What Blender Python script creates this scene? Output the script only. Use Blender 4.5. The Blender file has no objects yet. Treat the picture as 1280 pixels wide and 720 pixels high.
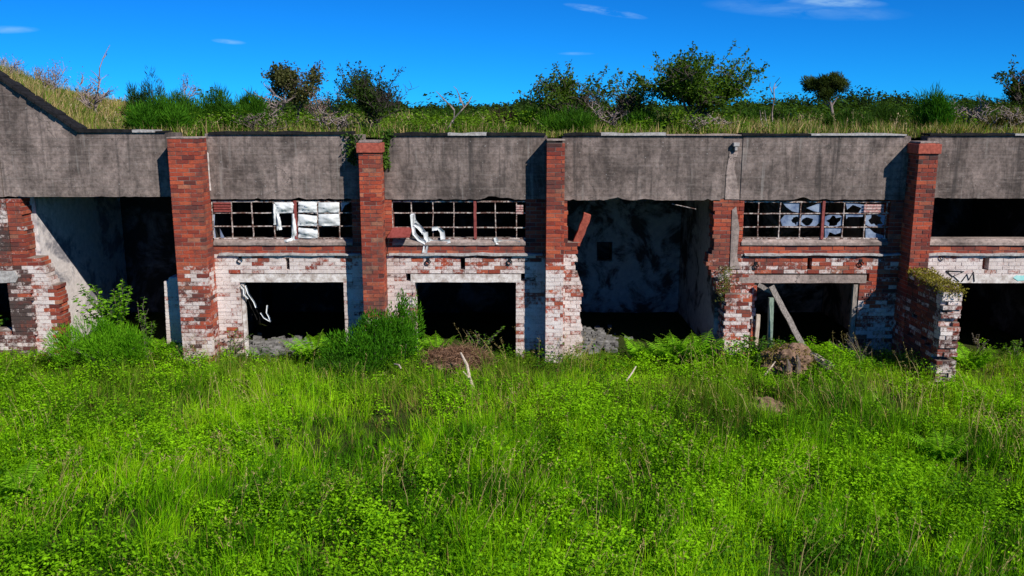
import bpy, math, random
import numpy as np
from mathutils import Vector, noise as mn

random.seed(7)
rng = np.random.default_rng(7)
C = bpy.context.scene.collection
R = math.radians

# ------------------------------------------------------------------ camera model (photo pixels 1280x720 -> points)
F = 1100.0
CAMY, CAMZ = -16.5, 4.7
TH = math.atan(222 / F)
ct, st = math.cos(TH), math.sin(TH)

def at(px, py, Y=0.0):
    u = (px - 640) / F
    v = (360 - py) / F
    yc = ct + v * st
    zc = -st + v * ct
    t = (Y - CAMY) / yc
    return u * t, CAMZ + zc * t

def X(px, py, Y=0.0): return at(px, py, Y)[0]
def Z(py, Y=0.0): return at(640, py, Y)[1]
def PG(pts, Y=0.0): return [at(a, b, Y) for a, b in pts]

# ------------------------------------------------------------------ tagging
def tag(o, label=None, cat=None, group=None, kind=None):
    if label: o['label'] = label
    if cat: o['category'] = cat
    if group: o['group'] = group
    if kind: o['kind'] = kind
    return o

def empty(name, loc=(0, 0, 0), rz=0):
    o = bpy.data.objects.new(name, None)
    C.objects.link(o)
    o.location = loc
    o.rotation_euler = (0, 0, rz)
    o.empty_display_size = .2
    return o

def copy_tree(o, parent=None):
    c = o.copy(); C.objects.link(c); c.parent = parent
    for ch in list(o.children): copy_tree(ch, c)
    return c

# ------------------------------------------------------------------ mesh builders
def link_mesh(name, me, mat, parent):
    o = bpy.data.objects.new(name, me)
    C.objects.link(o)
    me.materials.append(mat)
    if parent is not None: o.parent = parent
    return o

def mesh_np(name, V, Fq, col, mat, parent=None, smooth=False):
    """V (n,3), Fq (m,k) faces of k verts, col (n,4) or None"""
    me = bpy.data.meshes.new(name)
    V = np.ascontiguousarray(V, dtype=np.float32)
    Fq = np.ascontiguousarray(Fq, dtype=np.int32)
    m, k = Fq.shape
    me.vertices.add(len(V)); me.vertices.foreach_set('co', V.ravel())
    me.loops.add(m * k); me.loops.foreach_set('vertex_index', Fq.ravel())
    me.polygons.add(m)
    me.polygons.foreach_set('loop_start', np.arange(0, m * k, k, dtype=np.int32))
    me.polygons.foreach_set('loop_total', np.full(m, k, dtype=np.int32))
    me.polygons.foreach_set('use_smooth', np.full(m, bool(smooth)))
    me.update(calc_edges=True)
    if col is not None:
        a = me.color_attributes.new('Col', 'FLOAT_COLOR', 'POINT')
        a.data.foreach_set('color', np.ascontiguousarray(col, dtype=np.float32).ravel())
    return link_mesh(name, me, mat, parent)

BF = np.array([[0, 1, 3, 2], [4, 6, 7, 5], [0, 4, 5, 1], [2, 3, 7, 6], [0, 2, 6, 4], [1, 5, 7, 3]])

class Boxes:
    def __init__(s): s.v = []; s.c = []
    def add(s, x0, x1, y0, y1, z0, z1, col=(0, 0, 0, 0), jit=0.0):
        p = [(x, y, z) for x in (x0, x1) for y in (y0, y1) for z in (z0, z1)]
        if jit:
            p = [(a + random.uniform(-jit, jit), b + random.uniform(-jit, jit), c + random.uniform(-jit, jit)) for a, b, c in p]
        s.v.extend(p); s.c.extend([col] * 8)
    def build(s, name, mat, parent=None):
        n = len(s.v) // 8
        f = (BF[None] + (np.arange(n) * 8)[:, None, None]).reshape(-1, 4)
        return mesh_np(name, np.array(s.v), f, np.array(s.c), mat, parent)

class Poly:
    """generic mesh collector"""
    def __init__(s): s.v = []; s.f = []
    def prism(s, pts, y0, y1, shear=0.0):
        n = len(pts); b = len(s.v)
        # orientation
        a = sum(pts[i][0] * pts[(i + 1) % n][1] - pts[(i + 1) % n][0] * pts[i][1] for i in range(n))
        if a < 0: pts = pts[::-1]
        s.v += [(x, y0, z) for x, z in pts] + [(x, y1 , z) for x, z in pts]
        s.f.append(tuple(b + i for i in range(n)))
        s.f.append(tuple(b + n + i for i in reversed(range(n))))
        for i in range(n):
            j = (i + 1) % n
            s.f.append((b + j, b + i, b + n + i, b + n + j))
    def box(s, x0, x1, y0, y1, z0, z1):
        s.prism([(x0, z0), (x1, z0), (x1, z1), (x0, z1)], y0, y1)
    def beam(s, a, b, w, h, roll=0.0, taper=1.0, seg=1, jit=0):
        a = Vector(a); b = Vector(b); d = (b - a).normalized()
        u = d.cross(Vector((0, 1, 0)))
        if u.length < .05: u = d.cross(Vector((1, 0, 0)))
        u.normalize(); v = d.cross(u)
        base = len(s.v)
        for k in range(seg + 1):
            t = k / seg; c = a.lerp(b, t); q = 1 + (taper - 1) * t
            c = c + Vector((random.uniform(-jit, jit), random.uniform(-jit, jit), random.uniform(-jit, jit)))
            for i, j in ((-1, -1), (1, -1), (1, 1), (-1, 1)):
                s.v.append(tuple(c + u * (i * w / 2 * q) + v * (j * h / 2 * q)))
        for k in range(seg):
            o = base + 4 * k
            for i in range(4):
                j = (i + 1) % 4
                s.f.append((o + i, o + j, o + 4 + j, o + 4 + i))
        s.f.append((base + 3, base + 2, base + 1, base))
        o = base + 4 * seg
        s.f.append((o, o + 1, o + 2, o + 3))
    def tube(s, pts, rad, n=6, cap=True):
        base = len(s.v); L = len(pts)
        pts = [Vector(p) for p in pts]
        for k, p in enumerate(pts):
            d = (pts[min(k + 1, L - 1)] - pts[max(k - 1, 0)]).normalized()
            u = d.cross(Vector((.13, .97, .2))); 
            if u.length < .05: u = d.cross(Vector((1, 0, 0)))
            u.normalize(); v = d.cross(u)
            r = rad[k] if hasattr(rad, '__len__') else rad
            for i in range(n):
                a = 2 * math.pi * i / n
                s.v.append(tuple(p + u * (math.cos(a) * r) + v * (math.sin(a) * r)))
        for k in range(L - 1):
            for i in range(n):
                j = (i + 1) % n
                s.f.append((base + k * n + i, base + k * n + j, base + (k + 1) * n + j, base + (k + 1) * n + i))
        if cap:
            s.f.append(tuple(base + i for i in reversed(range(n))))
            s.f.append(tuple(base + (L - 1) * n + i for i in range(n)))
    def build(s, name, mat, parent=None, smooth=False, bevel=0):
        me = bpy.data.meshes.new(name)
        me.from_pydata(s.v, [], s.f); me.update()
        if smooth:
            me.polygons.foreach_set('use_smooth', [True] * len(me.polygons))
        o = link_mesh(name, me, mat, parent)
        if bevel:
            m = o.modifiers.new('b', 'BEVEL'); m.width = bevel; m.segments = 2; m.limit_method = 'ANGLE'
        return o

# ------------------------------------------------------------------ materials
def new_mat(name):
    m = bpy.data.materials.new(name); m.use_nodes = True
    nt = m.node_tree
    for n in list(nt.nodes):
        if n.type != 'OUTPUT_MATERIAL': nt.nodes.remove(n)
    return m, nt, nt.nodes.get('Material Output') or nt.nodes[0]

class NB:
    def __init__(s, nt): s.nt = nt
    def n(s, typ, **kw):
        nd = s.nt.nodes.new(typ)
        for k, v in kw.items(): setattr(nd, k, v)
        return nd
    def link(s, a, b): s.nt.links.new(a, b)
    def coord(s, scale=(1, 1, 1), kind='Object'):
        tc = s.n('ShaderNodeTexCoord'); mp = s.n('ShaderNodeMapping')
        mp.inputs['Scale'].default_value = scale
        s.link(tc.outputs[kind], mp.inputs['Vector']); return mp.outputs[0]
    def noise(s, vec, scale, detail=6, rough=.6, dist=0):
        nd = s.n('ShaderNodeTexNoise')
        nd.inputs['Scale'].default_value = scale; nd.inputs['Detail'].default_value = detail
        nd.inputs['Roughness'].default_value = rough; nd.inputs['Distortion'].default_value = dist
        s.link(vec, nd.inputs['Vector']); return nd.outputs['Fac']
    def ramp(s, fac, stops):
        nd = s.n('ShaderNodeValToRGB'); e = nd.color_ramp.elements
        while len(e) < len(stops): e.new(.5)
        for i, (p, c) in enumerate(stops):
            e[i].position = p
            e[i].color = (c, c, c, 1) if isinstance(c, (int, float)) else (*c, 1)
        s.link(fac, nd.inputs['Fac']); return nd.outputs['Color']
    def mix(s, fac, a, b, mode='MIX'):
        nd = s.n('ShaderNodeMix', data_type='RGBA', blend_type=mode)
        for si, val in ((0, fac), (6, a), (7, b)):
            sock = nd.inputs[si]
            if isinstance(val, (int, float)): sock.default_value = val if si == 0 else (val, val, val, 1)
            elif isinstance(val, tuple): sock.default_value = (*val, 1)
            else: s.link(val, sock)
        return nd.outputs[2]
    def math(s, op, a, b=None, c=None, clamp=False):
        nd = s.n('ShaderNodeMath', operation=op, use_clamp=clamp)
        for i, val in enumerate((a, b, c)):
            if val is None: continue
            if isinstance(val, (int, float)): nd.inputs[i].default_value = val
            else: s.link(val, nd.inputs[i])
        return nd.outputs[0]
    def bump(s, h, strength=.5, dist=.02):
        nd = s.n('ShaderNodeBump'); nd.inputs['Strength'].default_value = strength
        nd.inputs['Distance'].default_value = dist; s.link(h, nd.inputs['Height']); return nd.outputs[0]
    def principled(s, col, rough=.9, normal=None, out=None, spec=.3, **kw):
        p = s.n('ShaderNodeBsdfPrincipled')
        if isinstance(col, tuple): p.inputs['Base Color'].default_value = (*col, 1)
        else: s.link(col, p.inputs['Base Color'])
        if isinstance(rough, (int, float)): p.inputs['Roughness'].default_value = rough
        else: s.link(rough, p.inputs['Roughness'])
        p.inputs['Specular IOR Level'].default_value = spec
        if normal is not None: s.link(normal, p.inputs['Normal'])
        for k, v in kw.items(): p.inputs[k].default_value = v
        if out: s.link(p.outputs[0], out.inputs['Surface'])
        return p

def mat_brick(name, dark=1.0, pale=0.0):
    m, nt, out = new_mat(name); b = NB(nt)
    at_ = b.n('ShaderNodeAttribute', attribute_name='Col')
    sep = b.n('ShaderNodeSeparateColor'); b.link(at_.outputs['Color'], sep.inputs[0])
    co = b.coord()
    tone, paint, mort = sep.outputs[0], sep.outputs[1], sep.outputs[2]
    grime = at_.outputs['Alpha']
    d = dark
    base = b.ramp(tone, [(0, (.09 * d, .035 * d, .03 * d)), (.28, (.27 * d, .045 * d, .030 * d)), (.52, (.49 * d, .085 * d, .042 * d)),
                         (.78, (.60 * d, .135 * d, .06 * d)), (1, (.48 * d, .20 * d, .12 * d))])
    n1 = b.noise(co, 38, 5, .7)
    base = b.mix(1.0, base, b.ramp(n1, [(.25, .5), (.7, 1.0)]), 'MULTIPLY')
    mcol = b.mix(b.noise(co, 25, 4), (.13, .09, .07), (.46, .38, .32))
    base = b.mix(mort, base, mcol)
    # soot / algae stains with their own shape
    n2 = b.noise(co, 1.7, 8, .72, .4)
    st_ = b.math('ADD', b.math('MULTIPLY', b.ramp(n2, [(.44, 0), (.66, .9)]), .85), b.math('MULTIPLY', grime, b.ramp(n1, [(.3, .4), (.7, 1)])), clamp=True)
    base = b.mix(st_, base, (.07, .05, .045))
    # limewash, peeling brick by brick and in flakes
    n3 = b.noise(co, 14, 9, .75, .3)
    n4 = b.noise(co, 60, 3, .6)
    pf = b.math('ADD', paint, b.math('MULTIPLY', b.math('SUBTRACT', n3, .5), 1.5))
    pf = b.math('SUBTRACT', pf, b.math('MULTIPLY', mort, .10))
    pf = b.ramp(pf, [(.38, 0), (.50, .55), (.66, 1)])
    pc = b.mix(b.ramp(n2, [(.35, 0), (.65, 1)]), (.78, .71, .67), (.52, .43, .39))
    pc = b.mix(b.ramp(n4, [(.50, 0), (.72, .6)]), pc, (.32, .20, .165))
    col = b.mix(pf, base, pc)
    h = b.math('ADD', b.math('MULTIPLY', n1, .7), b.math('MULTIPLY', pf, .25))
    b.principled(col, .93, b.bump(h, .8, .012), out, .2)
    return m

def mat_concrete(name, tone=1.0, boards=True, warm=(1.14, .89, .78), streak=1.0):
    m, nt, out = new_mat(name); b = NB(nt)
    co = b.coord()
    n1 = b.noise(co, .9, 10, .68, .3)
    n2 = b.noise(co, 14, 8, .75)
    n3 = b.noise(b.coord((1.8, 1.8, .5)), 1.5, 9, .75, .5)     # water streaks down the face
    n4 = b.noise(b.coord((.8, .8, 7)), 2.2, 6, .7)              # pour lines
    base = b.ramp(n1, [(.32, tuple(.075 * tone * w for w in warm)), (.47, tuple(.20 * tone * w for w in warm)), (.66, tuple(.34 * tone * w for w in warm))])
    base = b.mix(1.0, base, b.ramp(n2, [(.3, .35), (.6, 1.0)]), 'MULTIPLY')
    base = b.mix(b.ramp(n3, [(.46, 0), (.66, .85 * streak)]), base, (.035, .029, .026))
    base = b.mix(b.ramp(n4, [(.5, 0), (.68, .55)]), base, (.27 * tone, .225 * tone, .20 * tone))
    n6 = b.noise(co, 4.5, 9, .8, .3)
    base = b.mix(b.ramp(n6, [(.50, 0), (.64, .38)]), base, (.05, .042, .038))
    n7 = b.noise(b.coord((5.5, 5.5, .28)), 1.3, 6, .65, .15)
    base = b.mix(b.ramp(n7, [(.54, 0), (.66, .7 * streak)]), base, (.04, .036, .034))
    base = b.mix(b.ramp(n7, [(.30, .45), (.40, 0)]), base, (.36, .33, .30))
    vo = b.n('ShaderNodeTexVoronoi', feature='DISTANCE_TO_EDGE'); vo.inputs['Scale'].default_value = .8
    wp = b.n('ShaderNodeVectorMath', operation='ADD'); nz = b.n('ShaderNodeTexNoise'); nz.inputs['Scale'].default_value = 2.5; nz.inputs['Detail'].default_value = 6
    b.link(co, nz.inputs['Vector']); b.link(co, wp.inputs[0]); b.link(nz.outputs['Color'], wp.inputs[1]); b.link(wp.outputs[0], vo.inputs['Vector'])
    base = b.mix(b.math('MULTIPLY', b.ramp(vo.outputs['Distance'], [(.002, .8), (.007, 0)]), b.ramp(n1, [(.52, 0), (.58, 1)])), base, (.02, .018, .016))
    sp = b.noise(co, 26, 3, .5)
    base = b.mix(b.ramp(sp, [(.70, 0), (.76, .8)]), base, (.42, .40, .38))
    h = b.math('ADD', n2, b.math('MULTIPLY', n4, .5))
    if boards:
        w = b.n('ShaderNodeTexWave', wave_type='BANDS', bands_direction='Z', wave_profile='SAW')
        w.inputs['Scale'].default_value = 2.1; w.inputs['Distortion'].default_value = .35; w.inputs['Detail'].default_value = 3
        b.link(co, w.inputs['Vector'])
        line = b.ramp(w.outputs['Fac'], [(0, 1), (.07, 0)])
        base = b.mix(b.math('MULTIPLY', line, .7), base, (.04, .035, .03))
        h = b.math('ADD', h, b.math('MULTIPLY', w.outputs['Fac'], .6))
    b.principled(base, .95, b.bump(h, .7, .012), out, .15)
    return m

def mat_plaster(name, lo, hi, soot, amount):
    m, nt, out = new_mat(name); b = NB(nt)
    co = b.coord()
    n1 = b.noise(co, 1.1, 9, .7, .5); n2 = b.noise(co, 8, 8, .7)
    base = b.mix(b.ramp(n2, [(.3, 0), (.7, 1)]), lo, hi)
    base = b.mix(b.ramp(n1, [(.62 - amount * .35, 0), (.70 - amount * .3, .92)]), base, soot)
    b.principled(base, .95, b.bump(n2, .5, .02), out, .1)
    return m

def mat_simple(name, c0, c1, scale=12, rough=.85, spec=.3, stretch=(1, 1, 1), bump=.4, lo=.35, hi=.65, **kw):
    m, nt, out = new_mat(name); b = NB(nt)
    co = b.coord(stretch)
    n1 = b.noise(co, scale, 7, .7)
    base = b.mix(b.ramp(n1, [(lo, 0), (hi, 1)]), c0, c1)
    b.principled(base, rough, b.bump(n1, bump, .01), out, spec, **kw)
    return m

def mat_leaf(name, trans=.38, rough=.55):
    m, nt, out = new_mat(name); b = NB(nt)
    a = b.n('ShaderNodeAttribute', attribute_name='Col')
    p = b.principled(a.outputs['Color'], rough, None, None, .04)
    t = b.n('ShaderNodeBsdfTranslucent')
    tc = b.mix(1.0, a.outputs['Color'], (1.3, 1.2, .3), 'MULTIPLY')
    b.link(tc, t.inputs['Color'])
    ms = b.n('ShaderNodeMixShader'); ms.inputs[0].default_value = trans
    b.link(p.outputs[0], ms.inputs[1]); b.link(t.outputs[0], ms.inputs[2])
    b.link(ms.outputs[0], out.inputs['Surface'])
    return m

M = {}
M['brick'] = mat_brick('weathered_brick')
M['brick_dark'] = mat_brick('darker_brick', .75)  # same brick colours scaled darker, used on the buttress
M['concrete'] = mat_concrete('board_marked_concrete', .95)
M['concrete_pale'] = mat_concrete('pale_board_marked_concrete', 1.12, streak=.8)
M['concrete_light'] = mat_concrete('lintel_concrete', 1.5, False, streak=.35)
M['whitewash'] = mat_simple('whitewashed_concrete', (.30, .23, .19), (.74, .69, .65), 7, .9, .2, lo=.34, hi=.60)
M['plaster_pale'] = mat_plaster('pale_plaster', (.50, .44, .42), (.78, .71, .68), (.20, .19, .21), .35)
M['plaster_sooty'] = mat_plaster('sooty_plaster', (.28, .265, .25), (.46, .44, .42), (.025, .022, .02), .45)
M['plaster_shade'] = mat_plaster('shade_dark_plaster', (.09, .085, .085), (.17, .16, .155), (.02, .018, .016), .7)  # plaster colour darkened to paint in the deep shade of the rooms
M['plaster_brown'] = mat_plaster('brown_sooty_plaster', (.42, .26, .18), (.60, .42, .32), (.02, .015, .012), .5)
M['bitumen'] = mat_simple('black_bitumen', (.008, .008, .009), (.024, .023, .024), 9, .9, .1)
M['copingpale'] = mat_simple('pale_coping', (.22, .20, .19), (.5, .48, .46), 15, .9)
M['steel'] = mat_simple('flaking_window_steel', (.12, .06, .045), (.58, .50, .45), 16, .8, .3, lo=.45, hi=.6)
M['red_steel'] = mat_simple('red_oxide_steel', (.16, .028, .022), (.30, .07, .06), 16, .6, .4)
M['red_pale'] = mat_simple('peeling_red_steel', (.30, .05, .04), (.62, .5, .46), 22, .6, .4)
M['plastic'] = mat_simple('white_plastic_sheet', (.50, .51, .50), (.82, .83, .82), 7, .7, .25, **{'Transmission Weight': 0.0})
M['wood'] = mat_simple('grey_weathered_wood', (.10, .085, .075), (.42, .36, .31), 10, .9, .2, (7, 7, 1.2))
M['wood_green'] = mat_simple('green_stained_wood', (.08, .13, .10), (.34, .42, .34), 8, .9, .2, (6, 6, 1.0))
M['wood_pale'] = mat_simple('bare_pale_wood', (.34, .25, .18), (.66, .56, .46), 9, .9, .2, (6, 6, 1.2))
M['rust'] = mat_simple('rusty_red', (.22, .045, .03), (.45, .11, .07), 18, .85)
M['bark'] = mat_simple('grey_brown_bark', (.06, .045, .038), (.18, .14, .12), 18, .95)
M['bark_dark'] = mat_simple('dark_bark', (.025, .02, .018), (.07, .055, .048), 18, .95)
M['twig'] = mat_simple('pale_dead_twig', (.16, .12, .11), (.36, .29, .27), 18, .95)
M['soil'] = mat_simple('bare_soil', (.09, .055, .035), (.30, .19, .13), 9, 1.0, .1)
M['rubble'] = mat_simple('grey_rubble', (.06, .057, .054), (.26, .25, .24), 6, .95, .2)
M['leaf'] = mat_leaf('leaf')
M['blade'] = mat_leaf('grass_blade', .35, .6)
M['dry'] = mat_leaf('dry_stems', .25, .8)
M['paint_black'] = mat_simple('black_spray_paint', (.012, .012, .014), (.03, .03, .03), 20, .6)
M['paint_cyan'] = mat_simple('turquoise_spray_paint', (.25, .62, .60), (.42, .72, .68), 8, .7)
M['paint_pale'] = mat_simple('pale_spray_paint', (.10, .12, .13), (.20, .22, .23), 8, .7)
M['paint_red'] = mat_simple('dark_red_spray_paint', (.09, .015, .015), (.14, .025, .02), 8, .7)

def mat_glass():
    m, nt, out = new_mat('dusty_sky_tint_glass'); b = NB(nt)
    co = b.coord()
    n = b.noise(co, 5, 6, .7)
    col = b.mix(b.ramp(n, [(.35, 0), (.65, 1)]), (.10, .14, .24), (.32, .38, .48))  # blue-grey base colour has the sky's reflection painted in
    b.principled(col, .22, None, out, .8)
    return m
M['glass'] = mat_glass()

def mat_ground():
    m, nt, out = new_mat('meadow_floor'); b = NB(nt)
    co = b.coord()
    n1 = b.noise(co, .35, 8, .7); n2 = b.noise(co, 9, 8, .75)
    base = b.mix(b.ramp(n1, [(.4, 0), (.6, 1)]), (.035, .06, .010), (.06, .075, .018))
    base = b.mix(b.ramp(n2, [(.45, 0), (.7, .8)]), base, (.05, .036, .02))
    b.principled(base, 1.0, b.bump(n2, 1, .05), out, .05)
    return m
M['ground'] = mat_ground()

# ------------------------------------------------------------------ world, sun, camera
SUN = Vector((.87, -1.0, 1.0)).normalized()
sc = bpy.context.scene
w = bpy.data.worlds.new('World'); sc.world = w; w.use_nodes = True
nt = w.node_tree
for n in list(nt.nodes): nt.nodes.remove(n)
b = NB(nt)
wo = b.n('ShaderNodeOutputWorld'); bg = b.n('ShaderNodeBackground')
sky = b.n('ShaderNodeTexSky', sky_type='NISHITA'); sky.sun_disc = False
sky.sun_elevation = math.asin(SUN.z); sky.sun_rotation = math.atan2(SUN.x, SUN.y)
sky.air_density = .5; sky.dust_density = 0; sky.ozone_density = 1.0; sky.altitude = 0
tint = b.mix(1.0, sky.outputs[0], (.03, .49, 1.12), 'MULTIPLY')
tc = b.n('ShaderNodeTexCoord'); sp = b.n('ShaderNodeSeparateXYZ'); b.link(tc.outputs['Generated'], sp.inputs[0])
gx = b.math('DIVIDE', sp.outputs[0], b.math('MAXIMUM', sp.outputs[1], .05))
gz = b.math('DIVIDE', sp.outputs[2], b.math('MAXIMUM', sp.outputs[1], .05))
def dirof(px, py):
    u = (px - 640) / F; v = (360 - py) / F; yc = ct + v * st
    return u / yc, (-st + v * ct) / yc
mask = None
cn = b.n('ShaderNodeCombineXYZ'); b.link(gx, cn.inputs[0]); b.link(b.math('MULTIPLY', gz, 5), cn.inputs[1])
wn = b.noise(cn.outputs[0], 14, 8, .65, .6)
for (px, py, sx, sy, slope, amp) in ((8, 37, 42, 5, .0, .5), (286, 52, 22, 3.2, .08, .5), (757, 14, 52, 5, .16, .75), (1040, 2, 70, 7, .05, .8), (720, 67, 24, 2.2, 0, .25), (1010, 12, 130, 12, .05, .2)):
    cx, cz = dirof(px, py)
    dx = b.math('SUBTRACT', gx, cx)
    dz = b.math('ADD', b.math('SUBTRACT', gz, cz), b.math('MULTIPLY', dx, slope))
    r2 = b.math('ADD', b.math('POWER', b.math('ABSOLUTE', b.math('DIVIDE', dx, sx / F)), 2), b.math('POWER', b.math('ABSOLUTE', b.math('DIVIDE', dz, sy / F)), 2))
    g = b.math('MULTIPLY', b.math('SUBTRACT', 1.0, r2, clamp=True), amp)
    mask = g if mask is None else b.math('MAXIMUM', mask, g)
mask = b.math('MULTIPLY', mask, b.ramp(wn, [(.35, 0), (.7, 1)]), clamp=True)
mask = b.math('MULTIPLY', mask, b.math('GREATER_THAN', sp.outputs[1], .1))
skycol = b.mix(mask, tint, (4.6, 7.2, 9.0))
b.link(skycol, bg.inputs['Color']); bg.inputs['Strength'].default_value = .1
b.link(bg.outputs[0], wo.inputs['Surface'])

sl = bpy.data.lights.new('sun', 'SUN'); sl.energy = 5.0; sl.angle = R(.5); sl.color = (1, .955, .88)
so = bpy.data.objects.new('sun', sl); C.objects.link(so)
so.rotation_euler = SUN.to_track_quat('Z', 'Y').to_euler(); so.location = (30, -35, 40)

cd = bpy.data.cameras.new('camera'); co_ = bpy.data.objects.new('camera', cd); C.objects.link(co_)
co_.location = (0, CAMY, CAMZ); co_.rotation_euler = (math.pi / 2 - TH, 0, 0)
cd.sensor_width = 36; cd.lens = F / 1280 * 36; cd.clip_end = 8000; cd.clip_start = .1
sc.camera = co_
sc.view_settings.view_transform = 'Standard'; sc.view_settings.look = 'None'
sc.view_settings.exposure = 0.15; sc.view_settings.gamma = 1

# ------------------------------------------------------------------ terrain
BX0, BX1 = -12.9, 14.2
def fbm(x, y, s, z=0.0):
    return mn.fractal(Vector((x * s, y * s, z)), 1.0, 2.0, 3)
BUMPS = [(-1.0, -1.3, .30, .75), (5.5, -1.3, .18, .8), (-7.2, -1.2, .12, 1.0)]
def gz0(x, y):
    h = .05 * fbm(x, y, .45)
    if y < -1: h += .10 * min(1, (-1 - y) / 3) * fbm(x, y, .9, 3.1)
    for bx, by, a, s in BUMPS:
        h += a * math.exp(-((x - bx) ** 2 + (y - by) ** 2) / (s * s))
    if y > -.1: h = -.03 + .02 * fbm(x, y, 1.5)
    return h
def bankz(x, y):
    f = min(1, max(0, (y - .6) / 2.0))
    r = min(1.6, (.62 + (.37 - .62) * f) * max(0.0, -7.95 - .15 * f - x))
    if f > 0: r += .10 * f * (r > .2) * fbm(x, y, .8, 5.0)
    if y > 4.5: r *= max(0, 1 - (y - 4.5) / 5)
    h = 4.20 + r
    if y > .8: h += .08 * fbm(x, y, .5, 8.0)
    if y > 12: h -= .03 * (min(y, 60) - 12)
    return h

def sheet(name, xs, ys, fn, mat, label, kind='structure'):
    V = np.array([[x, y, fn(x, y)] for y in ys for x in xs])
    nx, ny = len(xs), len(ys)
    i = np.arange(nx * ny).reshape(ny, nx)
    Fq = np.stack([i[:-1, :-1], i[:-1, 1:], i[1:, 1:], i[1:, :-1]], -1).reshape(-1, 4)
    o = mesh_np(name, V, Fq, None, mat, None, True)
    tag(o, label, name.split('_')[0] if kind != 'structure' else 'ground', None, kind)
    return o
xs = sorted(set([-700, -300, -120, -60, -35, -25] + list(np.arange(-18, 18.01, .3)) + [25, 35, 60, 120, 300, 700]))
ys = sorted(set([-400, -150, -70, -40, -25] + list(np.arange(-18, 0.7, .3)) + [1, 2, 3, 4, 5, 6, 8, 12]))
g = sheet('ground', xs, ys, gz0, M['ground'], 'uneven green meadow ground below the ruined building')
def bank_fn(x, y):
    h = bankz(x, max(y, .26))
    if x < BX0 - .1 or x > BX1 + .1:
        d = max(0, .26 - y)
        h = max(-.4, h - d * .95)
    return h
ys2 = [.26, .5, .9] + list(np.arange(1.4, 14, .6)) + [16, 20, 25, 32, 40, 60, 100, 180, 350, 800, 1500, 3000]
xs2 = [-2500, -900, -300, -120, -60, -35, -22, -17] + list(np.arange(-13.0, 14.6, .4)) + [18, 22, 35, 60, 120, 300, 900, 2500]
sheet('earth_bank', xs2, ys2, bank_fn, M['ground'], 'earth covered roof and rough land behind the parapet')
for nm, a, c in (('embankment', [-60, -40, -25, -17, -14, -13.0], 'l'), ('embankment', [14.2, 15.5, 18, 25, 40, 60], 'r')):
    sheet(nm, a, list(np.arange(-5.5, .27, .44)) + [.26], lambda x, y: bankz(x, .26) - max(0, .26 - y) * .93 if True else 0, M['ground'],
          'grassy slope running down at the %s end of the building' % ('left' if c == 'l' else 'right'))

# ------------------------------------------------------------------ building
B = empty('ruined_building', (0, 0, 0))
tag(B, 'long derelict building of red brick piers and stained grey concrete with broken windows', 'building')

def interp(pts, z):
    pts = sorted(pts, key=lambda p: p[1])
    if z <= pts[0][1]: return pts[0][0]
    for (xa, za), (xb, zb) in zip(pts, pts[1:]):
        if z <= zb: return xa + (xb - xa) * (z - za) / max(1e-6, zb - za)
    return pts[-1][0]

CH = .075
def lay(bx, segs, y0, y1, paintf, grimef=lambda x, z: 0, tone=0.0, skip=0.0):
    """segs: (left, right, z0, z1, jagL, jagR); left/right a number or [(x,z)...]"""
    for L_, R_, z0, z1, jl, jr in segs:
        k0 = int(round(z0 / CH)); k1 = int(round(z1 / CH))
        for k in range(k0, k1):
            zb = k * CH; zc = zb + CH / 2
            xa = L_ if not isinstance(L_, list) else interp(L_, zc)
            xb = R_ if not isinstance(R_, list) else interp(R_, zc)
            if jl: xa += random.choice((0, .0, .06, .11)) * jl
            if jr: xb -= random.choice((0, .0, .06, .11)) * jr
            off = (k % 2) * .1125
            i0 = math.floor((xa - off) / .225)
            x = i0 * .225 + off; ed = [xa]
            while x < xb:
                if x > xa + .05 and x < xb - .05: ed.append(x)
                x += .225
            ed.append(xb)
            if xb - xa < .03: continue
            for a, c in zip(ed, ed[1:]):
                d = y1 - y0; cuts = [y0]
                q = y0 + (.11 if d > .2 else d)
                while q < y1 - .05:
                    cuts.append(q); q += .115 if (k % 2) else .225
                cuts.append(y1)
                cuts = sorted(set(cuts))
                for f, (ya, yb) in enumerate(zip(cuts, cuts[1:])):
                    if skip and f == 0 and random.random() < skip: continue
                    xm = (a + c) / 2
                    p = paintf(xm, zc) if callable(paintf) else paintf
                    p = p + random.gauss(0, .14) if p > .02 else 0
                    t = min(1, max(0, random.gauss(.50 + tone, .20)))
                    gr = min(1, max(0, grimef(xm, zc)))
                    p = min(1.2, max(0, p))
                    pr = random.uniform(0, .007)
                    ea = a + .0055 if a > xa + .001 else a; ec = c - .0055 if c < xb - .001 else c
                    bx.add(ea, ec, ya - (0 if f else pr), yb - .002, zb + .0055, zb + CH - .0055, (t, p, 0, gr), .0016)
                    bx.add(a + (.006 if a <= xa + .001 else 0), c - (.006 if c >= xb - .001 else 0), ya + .0045, yb - .009, zb, zb + CH, (.5, max(0, p), 1, gr))

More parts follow.
